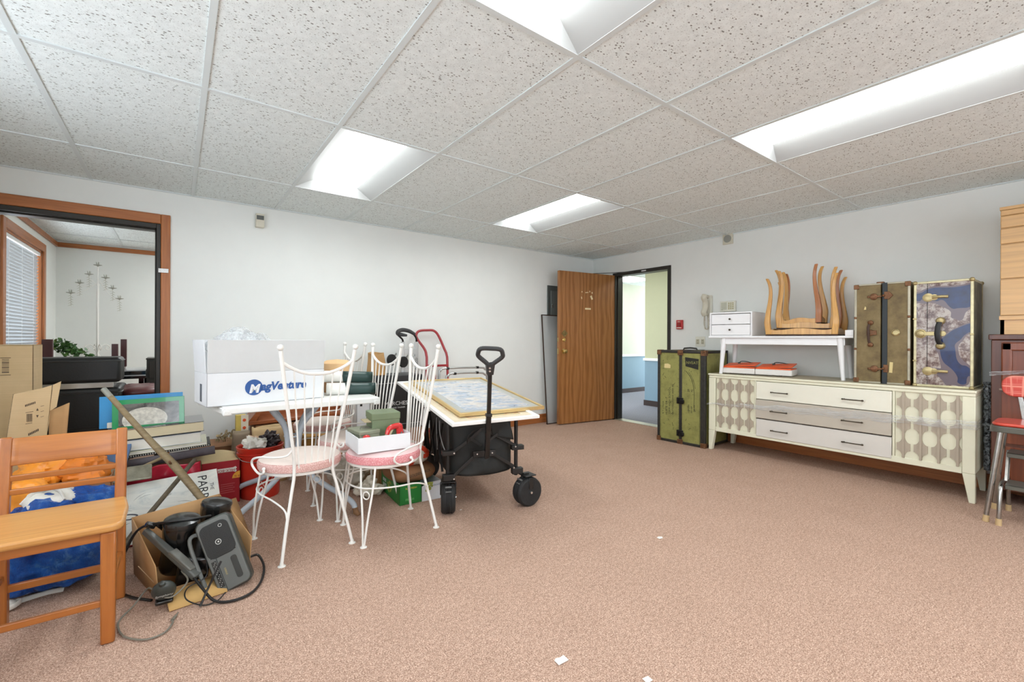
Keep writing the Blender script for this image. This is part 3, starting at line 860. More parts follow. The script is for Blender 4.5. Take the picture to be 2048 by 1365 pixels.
# ---------------------------------------------------------------- mahogany chest with a maple chest on top
MAHOG = wood('mahogany', rgb(106, 50, 30), rgb(146, 80, 50), 2, .35, .8, coat=.3)
MAHOGD = wood('mahogany_dark', rgb(80, 44, 32), rgb(108, 62, 44), 2, .35, .8, coat=.3)
def mahogany():
    t = thing('mahogany_cabinet', 'dark red mahogany cabinet at the right edge, right of the dresser', 'cabinet', (4.99, -4.04, 0), RB)
    Wd = .84; D = .36
    c = MB(); c.bx(-.012, Wd+.012, -.014, D, 1.118, 1.155); c.bx(0, Wd, 0, D-.01, .10, 1.118); c.bx(.0, .05, -.004, D-.02, 0, .12); c.bx(Wd-.05, Wd, -.004, D-.02, 0, .12)
    c.build('carcass', MAHOGD, t, bevel=.005)
    d = MB(); d.bx(.048, .41, -.012, .0, .80, 1.105)
    d.bx(.40, .80, -.012, .0, .80, 1.105)
    f = d.build('door', MAHOG, t, bevel=.002)
    m = MB()
    for x0, x1 in ((.05, .405), (.425, .79)):
        m.bx(x0, x1, -.028, -.012, 1.045, 1.10); m.bx(x0, x0+.05, -.028, -.012, .80, 1.10); m.bx(x1-.05, x1, -.028, -.012, .80, 1.10)
    m.build('door_moulding', MAHOG, f, bevel=.012)
    MB().bx(.04, Wd-.04, -.03, -.002, .775, .79).build('rail_bead', plain('silver_bead', rgb(150, 130, 120), .3, .3), t, bevel=.004)
    l = MB(); l.bx(.05, .41, -.008, 0, .42, .77); l.bx(.42, .79, -.008, 0, .42, .77); l.bx(.05, .79, -.008, 0, .13, .40); l.build('lower_door', MAHOG, t, bevel=.002)
    m = MB(); m.prism([(.355, .88), (.372, .92), (.366, .965), (.355, .985), (.344, .965), (.338, .92)], -.018, -.011, 'xz'); m.build('keyhole_plate', plain('tarnished_plate', rgb(96, 84, 64), .4, .6), t)
    m = MB(); m.lathe([(.005, -.011), (.005, -.026), (.012, -.032), (.012, -.042), (.004, -.046)], (.355, 0, .935), 16, 'y'); m.build('knob', BRASS, t)
    w = MB(); w.sheet(lambda u, v: (-.004+.36*u, -.032-.012*u+.004*math.sin(v*6), .885+.05*u+(.028-.018*u)*(v-.5)), 14, 4)
    w.sheet(lambda u, v: (.36+.5*u, -.044+.01*u, .935+.02*u+(.012+.01*u)*(v-.5)), 10, 3); w.build('plastic_wrap', WRAP, t, label='twisted clear plastic wrap')
    w = MB(); w.sheet(lambda u, v: (-.004+.85*u, -.02-.004*math.sin(u*50+v*8), .515+.005*u+.045*(v-.5)), 40, 4); w.build('plastic_wrap', WRAP, t, label='clear plastic wrap around the lower part')
    return t
mahogany()
def maple_chest():
    t = thing('maple_chest', 'light maple chest of drawers on top of the dark mahogany cabinet', 'chest of drawers', (5.005, -4.08, 1.155), RB)
    Wd = .74; D = .33; M2 = wood('blond_maple', rgb(208, 164, 106), rgb(216, 172, 114), 0, .35, .7, coat=.3)
    c = MB(); c.bx(0, Wd, 0.004, D, .115, .855); c.bx(-.004, Wd+.004, -.006, D, .845, .866); c.bx(-.004, Wd+.004, -.014, D, .098, .125)
    p = [(0, 0), (.115, 0)]
    for i in range(9):
        a = i/8*PI/2; p.append((.115+.06*math.sin(a), .0+.065*(1-math.cos(a)) if False else .075*math.sin(a)))
    p += [(Wd-.17, .075)]
    for i in range(9):
        a = PI/2*(1-i/8); p.append((Wd-.115-.06*math.sin(a), .075*math.sin(a)))
    p += [(Wd-.115, 0), (Wd, 0), (Wd, .1), (0, .1)]
    c.prism(p, 0, .02, 'xz'); c.bx(0, .02, 0, D, 0, .1); c.bx(Wd-.02, Wd, 0, D, 0, .1)
    c.build('carcass', M2, t, bevel=.004)
    for z0, z1 in ((.128, .372), (.378, .608), (.614, .716), (.722, .802), (.806, .843)):
        MB().bx(.0, Wd, -.008, .004, z0, z1).build('drawer', M2, t, bevel=.004)
maple_chest()
def bubble_roll():
    t = MB()
    random.seed(3)
    def f(u, v):
        a = u*2*PI; r = .014+.008*mnoise.noise(Vector((math.cos(a)*2, math.sin(a)*2, v*22)))+.004*random.random()
        return (math.cos(a)*r*1.3, math.sin(a)*r, .20+.62*v)
    t.sheet(f, 14, 60, True)
    m = NT('crinkled_plastic'); n = m.noise(60, 4, .8)
    m.color(m.ramp(n, [(.4, rgb(28, 32, 34)), (.6, rgb(150, 158, 162))])); m.set(Roughness=.15); m.bump(n, 1, .01)
    o = t.build('crumpled_plastic', m.m, loc=(5.08, -4.012, 0)); tag(o, 'crumpled dark shiny plastic wrap squeezed between dresser and mahogany cabinet', 'plastic wrap')
bubble_roll()

# ---------------------------------------------------------------- red and chrome step stool
CHROME = plain('worn_chrome', rgb(170, 168, 164), .22, .95, var=.12, vs=25)
GMET = plain('grey_enamel', rgb(96, 96, 88), .35, .2, var=.05)
def m_redcheck():
    t = NT('red_crosshatch_vinyl')
    b1 = t.noise(60, 2, .5, t.coords((2.0, 2.0, .05))); b2 = t.noise(60, 2, .5, t.coords((.05, .05, 2.0)))
    h = t.math('MAXIMUM', b1, b2)
    t.color(t.ramp(h, [(.56, rgb(200, 68, 54)), (.68, rgb(232, 150, 130))])); t.set(Roughness=.35, Coat_Weight=.3); return t.m
REDV = m_redcheck(); REDP = plain('red_vinyl', rgb(206, 72, 54), .35, coat=.3)
def step_stool():
    t = thing('step_stool', 'retro red vinyl and chrome step stool in front of the mahogany cabinet', 'step stool', (4.66, -4.30, 0), RB)
    # seat 0.37 wide, rounded; front is -y
    def rr(w, d, r, n=6):
        o = []
        for cx, cy, a0 in ((w-r, d-r, 0), (-w+r, d-r, 90), (-w+r, -d+r, 180), (w-r, -d+r, 270)):
            for i in range(n+1):
                a = math.radians(a0+90*i/n); o.append((cx+r*math.cos(a), cy+r*math.sin(a)))
        return o
    MB().prism(rr(.215, .165, .06), .555, .592, 'xy').build('seat_rim', GMET, t, bevel=.004, label='grey metal seat rim')
    MB().prism(rr(.208, .158, .06), .592, .612, 'xy').build('seat', REDP, t, bevel=.009, seg=3)
    m = MB(); m.sheet(lambda u, v: (-.2+.4*u, .165+.03*math.cos((u-.5)*2), .765+.125*v), 14, 6)
    bm = MB()
    pl = [(x, z+.818) for x, z in rr(.195, .068, .055)]
    bm.prism(pl, .165, .195, 'xz'); bm.build('backrest', REDV, t, bevel=.008, seg=3, label='red checked backrest')
    for s in (-1, 1):
        MB().beam((s*.09, .175, .56), (s*.12, .185, .80), .022, .006, (0, 1, 0)).build('back_post', CHROME, t, bevel=.002)
    f = {}
    for sx in (-1, 1):
        for y0, y1, yt in ((-.165, 0, -.11), (.18, 0, .11)):
            l = MB().cyl((sx*.225, y0, .03), (sx*.17, yt, .56), .0125, seg=16).build('leg', CHROME, t)
            MB().cyl((sx*.2265, y0-.002*(1 if y0 < 0 else -1), .0), (sx*.223, y0, .04), .0155, .0145, 16).build('rubber_foot', plain('tan_rubber', rgb(196, 168, 124), .7), l, label='tan rubber tip')
        # step frame: bent tube
        l = MB(); l.tube([(sx*.17, -.19, .035), (sx*.165, -.175, .2), (sx*.165, -.165, .225), (sx*.165, -.14, .235), (sx*.165, .16, .235), (sx*.165, .185, .22), (sx*.165, .195, .19), (sx*.165, .205, .035)], .011, 12); l = l.build('step_leg', CHROME, t)
        for y in (-.191, .206): MB().cyl((sx*.17 if y < 0 else sx*.165, y, 0), (sx*.169 if y < 0 else sx*.165, y, .04), .0145, .0135, 14).build('rubber_foot', plain('tan_rubber', rgb(196, 168, 124), .7), l, label='tan rubber tip')
        MB().beam((sx*.152, -.02, .25), (sx*.152, .06, .42), .004, .018, (1, 0, 0)).build('step_brace', CHROME, t)
        MB().beam((sx*.152, -.07, .25), (sx*.152, .01, .42), .004, .012, (1, 0, 0)).build('step_brace', CHROME, t)
    for z, y in ((.415, .03), (.235, -.055)):
        m = MB(); m.bx(-.15, .15, y-.085, y+.085, z, z+.006); m.bx(-.15, .15, y-.085, y-.081, z-.022, z+.006); m.bx(-.15, .15, y+.081, y+.085, z-.022, z+.006); m.bx(-.15, -.146, y-.085, y+.085, z-.022, z+.006); m.bx(.146, .15, y-.085, y+.085, z-.022, z+.006)
        m.build('step', GMET, t, bevel=.003, label='grey ribbed step')
step_stool()

# ---------------------------------------------------------------- oak door leaf standing open against the back wall
def m_oak():
    t = NT('oak_veneer')
    v = t.coords((1, 1, .18))
    w = t.n('ShaderNodeTexWave', wave_type='BANDS', bands_direction='X'); w.inputs['Scale'].default_value = 4.5; w.inputs['Distortion'].default_value = 9; w.inputs['Detail'].default_value = 3; w.inputs['Detail Scale'].default_value = 1.2
    t.l(v, w.inputs['Vector'])
    n2 = t.noise(1, 3, .6, t.coords((160, 160, 4)))
    a = t.ramp(w.outputs['Fac'], [(.1, rgb(150, 98, 50)), (.5, rgb(164, 110, 60)), (.9, rgb(172, 118, 66))])
    t.color(t.mix(.8, a, t.ramp(n2, [(.35, (.68, .62, .56, 1)), (.6, (1, 1, 1, 1))]), 'MULTIPLY'))
    t.set(Roughness=.4, Coat_Weight=.2); t.bump(n2, .1, .002); return t.m
OAK = m_oak()
def door_leaf():
    a = math.atan2(-.261+.395, 4.437-5.372)
    t = thing('door_leaf', 'oak veneer door standing wide open in the corner', 'door', (5.372, -.395, 0), a)
    L = .935     # local +x runs from the hinge to the free edge; local +y faces the room (-Y)
    MB().bx(0.004, L, -.02, .022, .012, 1.998).build('panel', OAK, t, bevel=.002)
    GOLD = plain('polished_brass', rgb(214, 186, 120), .22, .9)
    k = MB(); k.lathe([(.032, .022), (.032, .028), (.012, .032), (.012, .05), (.026, .058), (.03, .07), (.024, .082), (.004, .086)], (L-.07, 0, .955), 24, 'y'); k.lathe([(.032, -.02), (.032, -.026), (.012, -.03), (.012, -.048), (.026, -.056), (.03, -.068), (.004, -.08)], (L-.07, 0, .955), 24, 'y'); k.build('knob', GOLD, t)
    k = MB(); k.lathe([(.024, .022), (.024, .03), (.016, .034), (.016, .044), (.002, .046)], (L-.075, 0, 1.10), 22, 'y'); k.bx(L-.08, L-.07, .044, .054, 1.08, 1.12); k.build('deadbolt', GOLD, t, bevel=.001)
    k = MB(); k.prism([(L-.085, 1.235), (L-.085+.05, 1.185+.0), (L-.085, 1.135), (L-.085-.05, 1.185)], .022, .027, 'xz'); k.lathe([(.022, .026), (.022, .031), (.01, .033)], (L-.085, 0, 1.185), 18, 'y'); k.build('lock_plate', plain('dull_brass', rgb(150, 130, 84), .4, .7), t, label='diamond shaped brass plate')
    k = MB(); k.bx(L-.001, L+.0015, -.012, .012, .92, .99); k.bx(L-.001, L+.0015, -.012, .012, 1.08, 1.13); k.build('edge_plate', GOLD, t)
    s = MB()
    for x, z, w, h, r in ((.47, 1.518, .095, .022, 0), (.41, 1.67, .028, .055, .5), (.575, 1.66, .012, .03, .2), (.49, 1.735, .05, .01, .1), (.57, 1.74, .014, .014, .3), (.40, 1.735, .016, .02, .2), (.44, 1.75, .012, .022, 0)):
        s.box((x, .0225, z), (w, .0015, h), (0, r, 0))
    s.build('tape_scrap', plain('tape_cream', rgb(232, 212, 168), .7), t, label='scraps of cream tape and torn paper')
    c = MB(); c.beam((.34, -.03, 2.02), (.60, -.10, 2.028), .02, .006); c.beam((.60, -.10, 2.03), (.05, -.09, 2.036), .012, .006)
    c = MB(); c.bx(.26, .44, -.055, -.02, 1.955, 1.998)
    c.build('door_closer', BLACKP, t, bevel=.004)
    MB().beam((.36, -.035, 2.003), (.12, .14, 2.012), .018, .006).build('closer_arm', BLACKP, t)
    MB().beam((.12, .14, 2.012), (-.03, .35, 2.013), .014, .006).build('closer_arm', BLACKP, t)
    h = MB()
    for z in (.2, 1.0, 1.8): h.cyl((.0, .024, z-.05), (.0, .024, z+.05), .007)
    h.build('hinge', BLACKP, t)
door_leaf()

# ---------------------------------------------------------------- wall devices
EL = thing('breaker_panel', 'dark grey electrical breaker panel on the back wall behind the open door', 'electrical panel', (4.484, -.001, 1.273))
GP = plain('panel_grey', rgb(92, 98, 96), .45, .2)
MB().bx(0, .38, -.012, 0, 0, .561).build('cover', GP, EL, bevel=.003)
d = MB().bx(.055, .33, -.02, -.012, .07, .49).build('door', plain('panel_grey_light', rgb(112, 118, 116), .45, .2), EL, bevel=.003)
MB().bx(.068, .082, -.028, -.02, .26, .31).build('catch', CHROME, d, bevel=.002)
def sensor(name, lab, loc, rz, w, h, dpt, mat, cat, parts):
    t = thing(name, lab, cat, loc, rz)
    MB().bx(-w/2, w/2, -dpt, 0, 0, h).build('housing', mat, t, bevel=.004)
    parts(t); return t
PLB = plain('beige_plastic', rgb(208, 202, 184), .4); PLW = plain('offwhite_plastic', rgb(224, 222, 208), .4)
DG = plain('dark_lens', rgb(84, 88, 84), .3)
def p(t): MB().bx(-.028, .028, -.05, -.0475, .065, .102).build('lens', DG, t, bevel=.001, label='grey sensor lens')
sensor('motion_sensor', 'small beige motion sensor high on the back wall right of the doorway', (1.093, -.001, 2.082), 0, .066, .12, .048, PLB, 'motion sensor', p)
def p(t):
    MB().lathe([(.042, -.021), (.042, -.024), (.03, -.026)], (0, 0, .06), 24, 'y').build('grille', plain('grille_grey', rgb(150, 150, 142), .6), t, label='round grey speaker grille')
sensor('wall_speaker', 'small beige square speaker high on the right wall above the trunk', (5.378, -2.004, 2.165), RB, .112, .118, .02, PLB, 'speaker', p)
def p(t):
    MB().bx(-.022, .022, -.036, -.03, .03, .075).build('lens', plain('red_dark', rgb(140, 24, 24), .3), t)
    text('lettering', 'FIRE', .022, PLW, t, (-.024, -.031, .088), UPX, depth=.001)
    MB().bx(-.03, .03, -.034, -.03, .012, .02).build('pull_bar', PLW, t, label='white bar')
sensor('fire_alarm_pull', 'small red fire alarm box on the right wall beside the doorway', (5.378, -1.422, 1.238), RB, .08, .11, .03, plain('alarm_red', rgb(186, 36, 38), .35), 'fire alarm', p)
def p(t):
    for i, x in enumerate((-.03, .03)):
        m = MB(); m.bx(x-.018, x+.018, -.008, -.005, .03, .085); m.build('receptacle', plain('socket', rgb(190, 184, 160), .4), t, bevel=.002)
        m = MB()
        for z in (.04, .07): m.bx(x-.006, x-.003, -.009, -.0079, z-.005, z+.005); m.bx(x+.003, x+.006, -.009, -.0079, z-.005, z+.005)
        m.build('slot', DG, t)
sensor('wall_outlet', 'beige double wall plate on the right wall above the olive trunk', (5.378, -1.68, 1.032), RB, .12, .115, .005, PLW, 'outlet', p)
def p(t):
    m = MB()
    for i in range(3):
        for j in range(4): m.bx(.008+i*.022, .022+i*.022, -.030, -.0265, .022+j*.020, .034+j*.020)
    m.build('key', plain('keypad_key', rgb(170, 160, 110), .5), t, label='olive keypad buttons')['kind'] = 'stuff'
    MB().bx(-.072, -.01, -.029, -.0265, .02, .1).build('display', plain('display_beige', rgb(196, 196, 178), .3), t, bevel=.001)
    MB().box((-.062, -.03, .018), (.008, .004, .005)).build('indicator', DG, t)
sensor('alarm_keypad', 'beige alarm keypad on the right wall above the white drawers', (5.378, -2.012, 1.424), RB, .17, .113, .027, PLW, 'keypad', p)
def phone():
    t = thing('wall_telephone', 'beige wall telephone with coiled cord beside the keypad', 'telephone', (5.378, -1.79, 1.27), RB)
    MB().bx(-.02, .04, -.045, 0, .135, .345).build('base', PLW, t, bevel=.006)
    m = MB(); pts = [(-.0, -.10, .115), (-.005, -.115, .15), (-.0, -.095, .19), (0, -.088, .235), (0, -.095, .28), (-.005, -.115, .315), (0, -.10, .348)]
    m.tube(pts, [.018, .026, .022, .019, .022, .027, .018], 14, smooth=4, rb=.032, up=(0, 1, 0)); m.tube([(0, -.04, .13), (0, -.085, .135)], .02, 12); m.tube([(0, -.04, .33), (0, -.085, .33)], .02, 12)
    m.build('handset', PLB, t)
    m = MB(); pp = []
    path = spline([(-.005, -.1, .115), (-.01, -.09, .07), (-.028, -.06, .02), (-.02, -.05, -.035), (.01, -.05, -.03), (.015, -.05, .03), (.0, -.03, .1), (.0, -.02, .14)], 26)
    for i, q in enumerate(path):
        a = i*1.15; pp.append(q+Vector((math.cos(a)*.009, math.sin(a)*.009, 0)))
    m.tube(pp, .0028, 5); m.build('coiled_cord', PLB, t)
phone()
def screen():
    t = thing('window_screen', 'tall dark framed window screen leaning on the back wall behind the open door', 'window screen', (4.36, -.15, 0.0), rot=(math.radians(-4.7), 0, math.radians(0)))
    Wd, Hh = .62, 1.44
    m = MB(); m.bx(0, .012, -.006, .006, 0, Hh); m.bx(Wd-.012, Wd, -.006, .006, 0, Hh); m.bx(0, Wd, -.006, .006, 0, .012); m.bx(0, Wd, -.006, .006, Hh-.012, Hh)
    m.build('frame', plain('bronze_frame', rgb(60, 44, 34), .4), t)
    s = NT('screen_mesh'); tr = s.n('ShaderNodeBsdfTransparent'); df = s.n('ShaderNodeBsdfDiffuse'); df.inputs[0].default_value = rgb(205, 208, 208)
    mx = s.n('ShaderNodeMixShader'); mx.inputs[0].default_value = .38; s.l(tr.outputs[0], mx.inputs[1]); s.l(df.outputs[0], mx.inputs[2]); s.l(mx.outputs[0], s.t.nodes['Material Output'].inputs[0])
    MB().bx(.012, Wd-.012, -.0006, .0006, .012, Hh-.012).build('mesh', s.m, t, label='grey see-through mesh')
screen()
# litter on the carpet
def scrap(loc, pts, lab, rz=0):
    m = MB(); m.prism(pts, .002, .004, 'xy'); o = m.build('paper_scrap', plain('scrap_white', rgb(236, 232, 224), .7), loc=loc, rot=(0, 0, rz)); tag(o, lab, 'paper scrap')
scrap((2.67, -3.027, 0), [(-.018, -.008), (.006, -.014), (.02, .0), (.004, .012), (-.015, .01)], 'tiny white paper scrap in the middle of the carpet')
scrap((1.57, -3.40, 0), [(-.022, -.012), (.022, -.014), (.024, .014), (.006, .012), (-.01, .018), (-.02, .012)], 'torn white label on the carpet near the bottom edge')
scrap((1.735, -3.63, 0), [(-.014, -.01), (.012, -.012), (.014, .008), (-.01, .012)], 'white paper scrap on the carpet cut by the bottom edge')
scrap((1.98, -2.02, 0), [(-.005, -.003), (.006, -.004), (.006, .004), (-.004, .005)], 'speck of white paper beside the cart wheel')
# ================================================================== metal table, iron chairs and what stands on them
IRON = plain('white_iron', rgb(232, 230, 224), .4, var=.02, vs=12)
def m_chipped():
    t = NT('chipped_white_metal'); n = t.noise(38, 4, .7)
    m = t.ramp(n, [(.27, (1, 1, 1, 1)), (.30, (0, 0, 0, 1))])
    t.color(t.mix(m, t.ramp(t.noise(5, 3), [(.3, rgb(226, 226, 220)), (.7, rgb(238, 238, 234))]), rgb(110, 92, 74))); t.set(Roughness=.4); return t.m
CHIP = m_chipped()
GREYP = plain('pale_grey_enamel', rgb(186, 196, 204), .35, var=.03)
RUSTY = plain('rusty_foot', rgb(130, 94, 62), .7, var=.3, vs=40)
def garden_table():
    cx, cy = 1.12, -1.33
    t = thing('garden_table', 'white painted metal garden table with curved grey pedestal legs', 'table', (cx, cy, 0))
    q = [(.722-cx, -1.60-cy), (1.575-cx, -1.64-cy), (1.60-cx, -1.06-cy), (.628-cx, -1.02-cy)]
    MB().prism(q, .700, .722, 'xy').build('tabletop', CHIP, t, bevel=.004)
    r = MB()
    for i in range(4):
        a, b = q[i], q[(i+1) % 4]
        r.beam((a[0], a[1], .700), (b[0], b[1], .700), .024, .034)
    r.build('rim', CHIP, t, bevel=.006, seg=3)
    for i, (a, b) in enumerate(q):
        MB().box((a*.97, b*.97, .69), (.045, .045, .034), (0, 0, .1)).build('corner_bracket', CHIP, t, bevel=.008)
    for sx, sy, fx, fy in ((-1, -1, -.38, -.29), (1, 1, .38, .29), (-1, 1, -.29, .38), (1, -1, .29, -.38)):
        m = MB(); dx, dy = fx/.48, fy/.48
        m.tube([(dx*.20, dy*.20, .69), (dx*.16, dy*.16, .64), (dx*.085, dy*.085, .56), (dx*.05, dy*.05, .47), (dx*.045, dy*.045, .36), (dx*.06, dy*.06, .29), (dx*.14, dy*.14, .225), (dx*.27, dy*.27, .16), (dx*.40, dy*.40, .11), (dx*.46, dy*.46, .07), (dx*.475, dy*.475, .02)], .0165, 12, smooth=5)
        l = m.build('leg', GREYP, t)
        MB().tube([(dx*.471, dy*.471, .05), (dx*.476, dy*.476, .022), (dx*.50, dy*.50, .006)], [.018, .018, .012], 12).build('foot', RUSTY, l, label='rusty leg tip')
    for z in (.47, .34): MB().tube([(.05*math.cos(a), .05*math.sin(a), z) for a in [i*PI/8 for i in range(16)]], .006, 6, close=True).build('collar', GREYP, t)
garden_table()

def m_seat(name, c1, c2):
    t = NT(name); v = t.n('ShaderNodeTexVoronoi'); v.inputs['Scale'].default_value = 190; t.l(t.coords((1, 1, 1)), v.inputs['Vector'])
    side = t.ramp(v.outputs['Distance'], [(.25, c2), (.45, c1)])
    t.color(side); t.set(Roughness=.7); t.bump(v.outputs['Distance'], .25, .003); return t.m
SEATA = m_seat('pink_dotted_vinyl', rgb(204, 160, 152), rgb(230, 204, 196)); SEATB = m_seat('pink_dotted_vinyl_bright', rgb(214, 134, 138), rgb(240, 198, 198))
SEATT = plain('pale_pink_vinyl', rgb(222, 206, 196), .5, var=.04); SEATT2 = plain('pale_pink_vinyl_bright', rgb(232, 200, 198), .5, var=.04)
def iron_chair(label, loc, rz, side, top):
    t = thing('garden_chair', label, 'chair', loc, rz, group='white wrought iron chairs around the table')
    R = .205
    MB().lathe([(R-.01, .416), (R+.003, .42), (R+.006, .435), (R+.004, .452), (R-.006, .462)], (0, 0, 0), 40).build('seat_cushion', side, t, label='pink dotted vinyl side')
    MB().lathe([(R-.003, .461), (R-.022, .470), (R-.06, .476), (.05, .479), (.001, .479)], (0, 0, 0), 40).build('seat_top', top, t, label='smooth pale pink top')
    m = MB(); m.lathe([(R-.03, .402), (R-.006, .402), (R-.002, .417), (R-.03, .417)], (0, 0, 0), 40); m.build('seat_ring', IRON, t)
    for s in (-1, 1):
        m = MB(); m.tube([(s*.188, -.252, 1.045), (s*.152, -.228, .80), (s*.110, -.196, .55), (s*.098, -.182, .42), (s*.116, -.196, .32), (s*.15, -.224, .16), (s*.178, -.250, .012)], [.0105, .0095, .0085, .0085, .008, .008, .008], 10, smooth=5)
        p = m.build('back_post', IRON, t)
        MB().ball((s*.19, -.254, 1.06), .0155).build('ball_finial', IRON, p)
        MB().lathe([(.018, 0), (.018, .003), (.010, .006), (.008, .02)], (s*.178, -.250, 0), 16).build('foot_disc', IRON, p)
        m = MB(); m.tube([(s*.100, .165, .406), (s*.118, .170, .30), (s*.155, .174, .15), (s*.176, .178, .012)], .0058, 8, smooth=5)
        m.tube([(s*.162, .108, .406), (s*.176, .125, .30), (s*.186, .155, .15), (s*.184, .174, .012)], .0058, 8, smooth=5)
        m.tube([(s*(.153+.014*math.cos(a)), .154-.012*math.cos(a), .262+.020*math.sin(a)) for a in [i*PI/8 for i in range(16)]], .0035, 6, close=True)
        l = m.build('front_leg', IRON, t)
        MB().lathe([(.018, 0), (.018, .003), (.010, .006), (.008, .018)], (s*.18, .176, 0), 16).build('foot_disc', IRON, l)
        m = MB(); m.tube([(s*.110, -.196, .545), (s*.135, -.185, .515), (s*.175, -.14, .505), (s*.215, -.06, .50), (s*.232, .01, .48), (s*.232, .03, .45), (s*.222, .0, .42), (s*.216, -.05, .412), (s*.212, -.085, .425), (s*.208, -.08, .44)], .0055, 8, smooth=5); m.ball((s*.208, -.078, .442), .009)
        m.build('side_scroll', IRON, t)
        pass
    hp = [(.143, -.218, .20), (.150, -.20, .25), (.18, -.12, .285), (.202, .0, .295), (.188, .10, .30), (.125, .178, .30), (0, .205, .30)]
    m = MB(); m.tube(hp+[(-x, y, z) for x, y, z in hp[:-1][::-1]], .0045, 8, smooth=5); m.build('hoop_stretcher', IRON, t)
    def rail(u):
        k = 2*u-1; return Vector((.175*k, -.247+.004*(1-k*k), .985-.062*(1-abs(k)**2.2)))
    m = MB(); m.tube([rail(i/14) for i in range(15)], .0085, 8); m.build('top_rail', IRON, t)
    for k in range(6):
        u = .145+.71*k/5; a = rail(u); x = (k-2.5)*.030
        m = MB(); m.tube([a, (a.x*.55+x*.45, -.218, .72), (x, -.188, .412)], .0042, 6, smooth=5); m.build('spindle', IRON, t)
    return t
iron_chair('white iron garden chair with pink seat, seen from behind in front of the white box', (1.058, -1.855, 0), math.radians(8.7), SEATA, SEATT)
iron_chair('white iron garden chair carrying the white tray of metal boxes', (1.48, -1.985, 0), math.radians(90), SEATB, SEATT2)
iron_chair('white iron garden chair whose back stands before the black box, empty seat under the table', (1.437, -1.53, 0), math.radians(99.4), SEATA, SEATT)
iron_chair('farthest white iron garden chair, its back rising behind the paper rolls', (1.425, -.85, 0), math.radians(97), SEATA, SEATT)

# ---------------------------------------------------------------- white box with blue lettering, bubble wrap
CARTW = plain('white_corrugated', rgb(226, 228, 230), .7, var=.02); BLUEI = plain('blue_print', rgb(44, 86, 150), .6)
def m_card(name, c1, c2):
    t = NT(name); n = t.noise(3, 3); w = t.noise(1, 2, .5, t.coords((2, 2, 160)))
    t.color(t.mix(.3, t.ramp(n, [(.3, c1), (.7, c2)]), t.ramp(w, [(.3, (.8, .8, .8, 1)), (.7, (1, 1, 1, 1))]), 'MULTIPLY')); t.set(Roughness=.8); return t.m
CARD = m_card('cardboard', rgb(176, 134, 88), rgb(192, 150, 102)); CARDL = m_card('cardboard_light', rgb(196, 168, 124), rgb(212, 184, 142)); CARDD = m_card('cardboard_brown', rgb(140, 98, 66), rgb(160, 116, 80))
PRINT = plain('carton_print', rgb(84, 70, 56), .8)
def logo_box():
    t = thing('shipping_box', 'large white shipping box with a blue logo, open flaps up, on the garden table', 'box', (.641, -1.565, .7225), math.radians(8.0))
    W, D, Hh = .64, .33, .185
    m = MB(); m.bx(0, W, 0, .006, 0, Hh); m.bx(0, W, D-.006, D, 0, Hh); m.bx(0, .006, 0, D, 0, Hh); m.bx(W-.006, W, 0, D, 0, Hh); m.bx(0, W, 0, D, 0, .006)
    m.build('body', CARTW, t, bevel=.002)
    for nm, a in (('front_flap', ((0.002, 0.0, W-.002, .006))), ('back_flap', (.002, D-.006, W-.002, D))):
        x0, y0, x1, y1 = a
        MB().box(((x0+x1)/2, (y0+y1)/2+(-.006 if y0 == 0 else .006), Hh+.094), (x1-x0, .006, .185), ((.06 if y0 == 0 else -.06), 0, 0)).build('flap', plain('white_flap_inside', rgb(208, 209, 208), .75, var=.02) if y0 == 0 else CARTW, t, bevel=.001)
    for s, x in ((-1, 0.003), (1, W-.003)):
        MB().box((x+s*.008, D/2, Hh+.094), (.006, D-.03, .185), (0, s*.06, 0)).build('flap', CARTW, t, bevel=.001)
    MB().bx(-.0015, .0, .12, .165, .02, .12).build('handle_slot', plain('slot_dark', rgb(90, 96, 104), .7), t, label='dark hand slot')
    zc = .095
    m = MB(); m.lathe([(.046, -.0005), (.046, -.0022), (.0001, -.0022)], (.232, 0, zc), 40, 'y'); m.build('logo_disc', BLUEI, t, label='round blue logo')
    text('logo_letter', 'M', .066, CARTW, t, (.206, -.0030, zc-.010), UPX, depth=.0006, shear=.22, off=.003, label='white letter M')
    text('lettering', 'agVenture', .066, BLUEI, t, (.268, -.0015, zc+.0), UPX, depth=.0007, shear=.22, off=.0028, spacing=1.0, squeeze=.93)
    return t
logo_box()
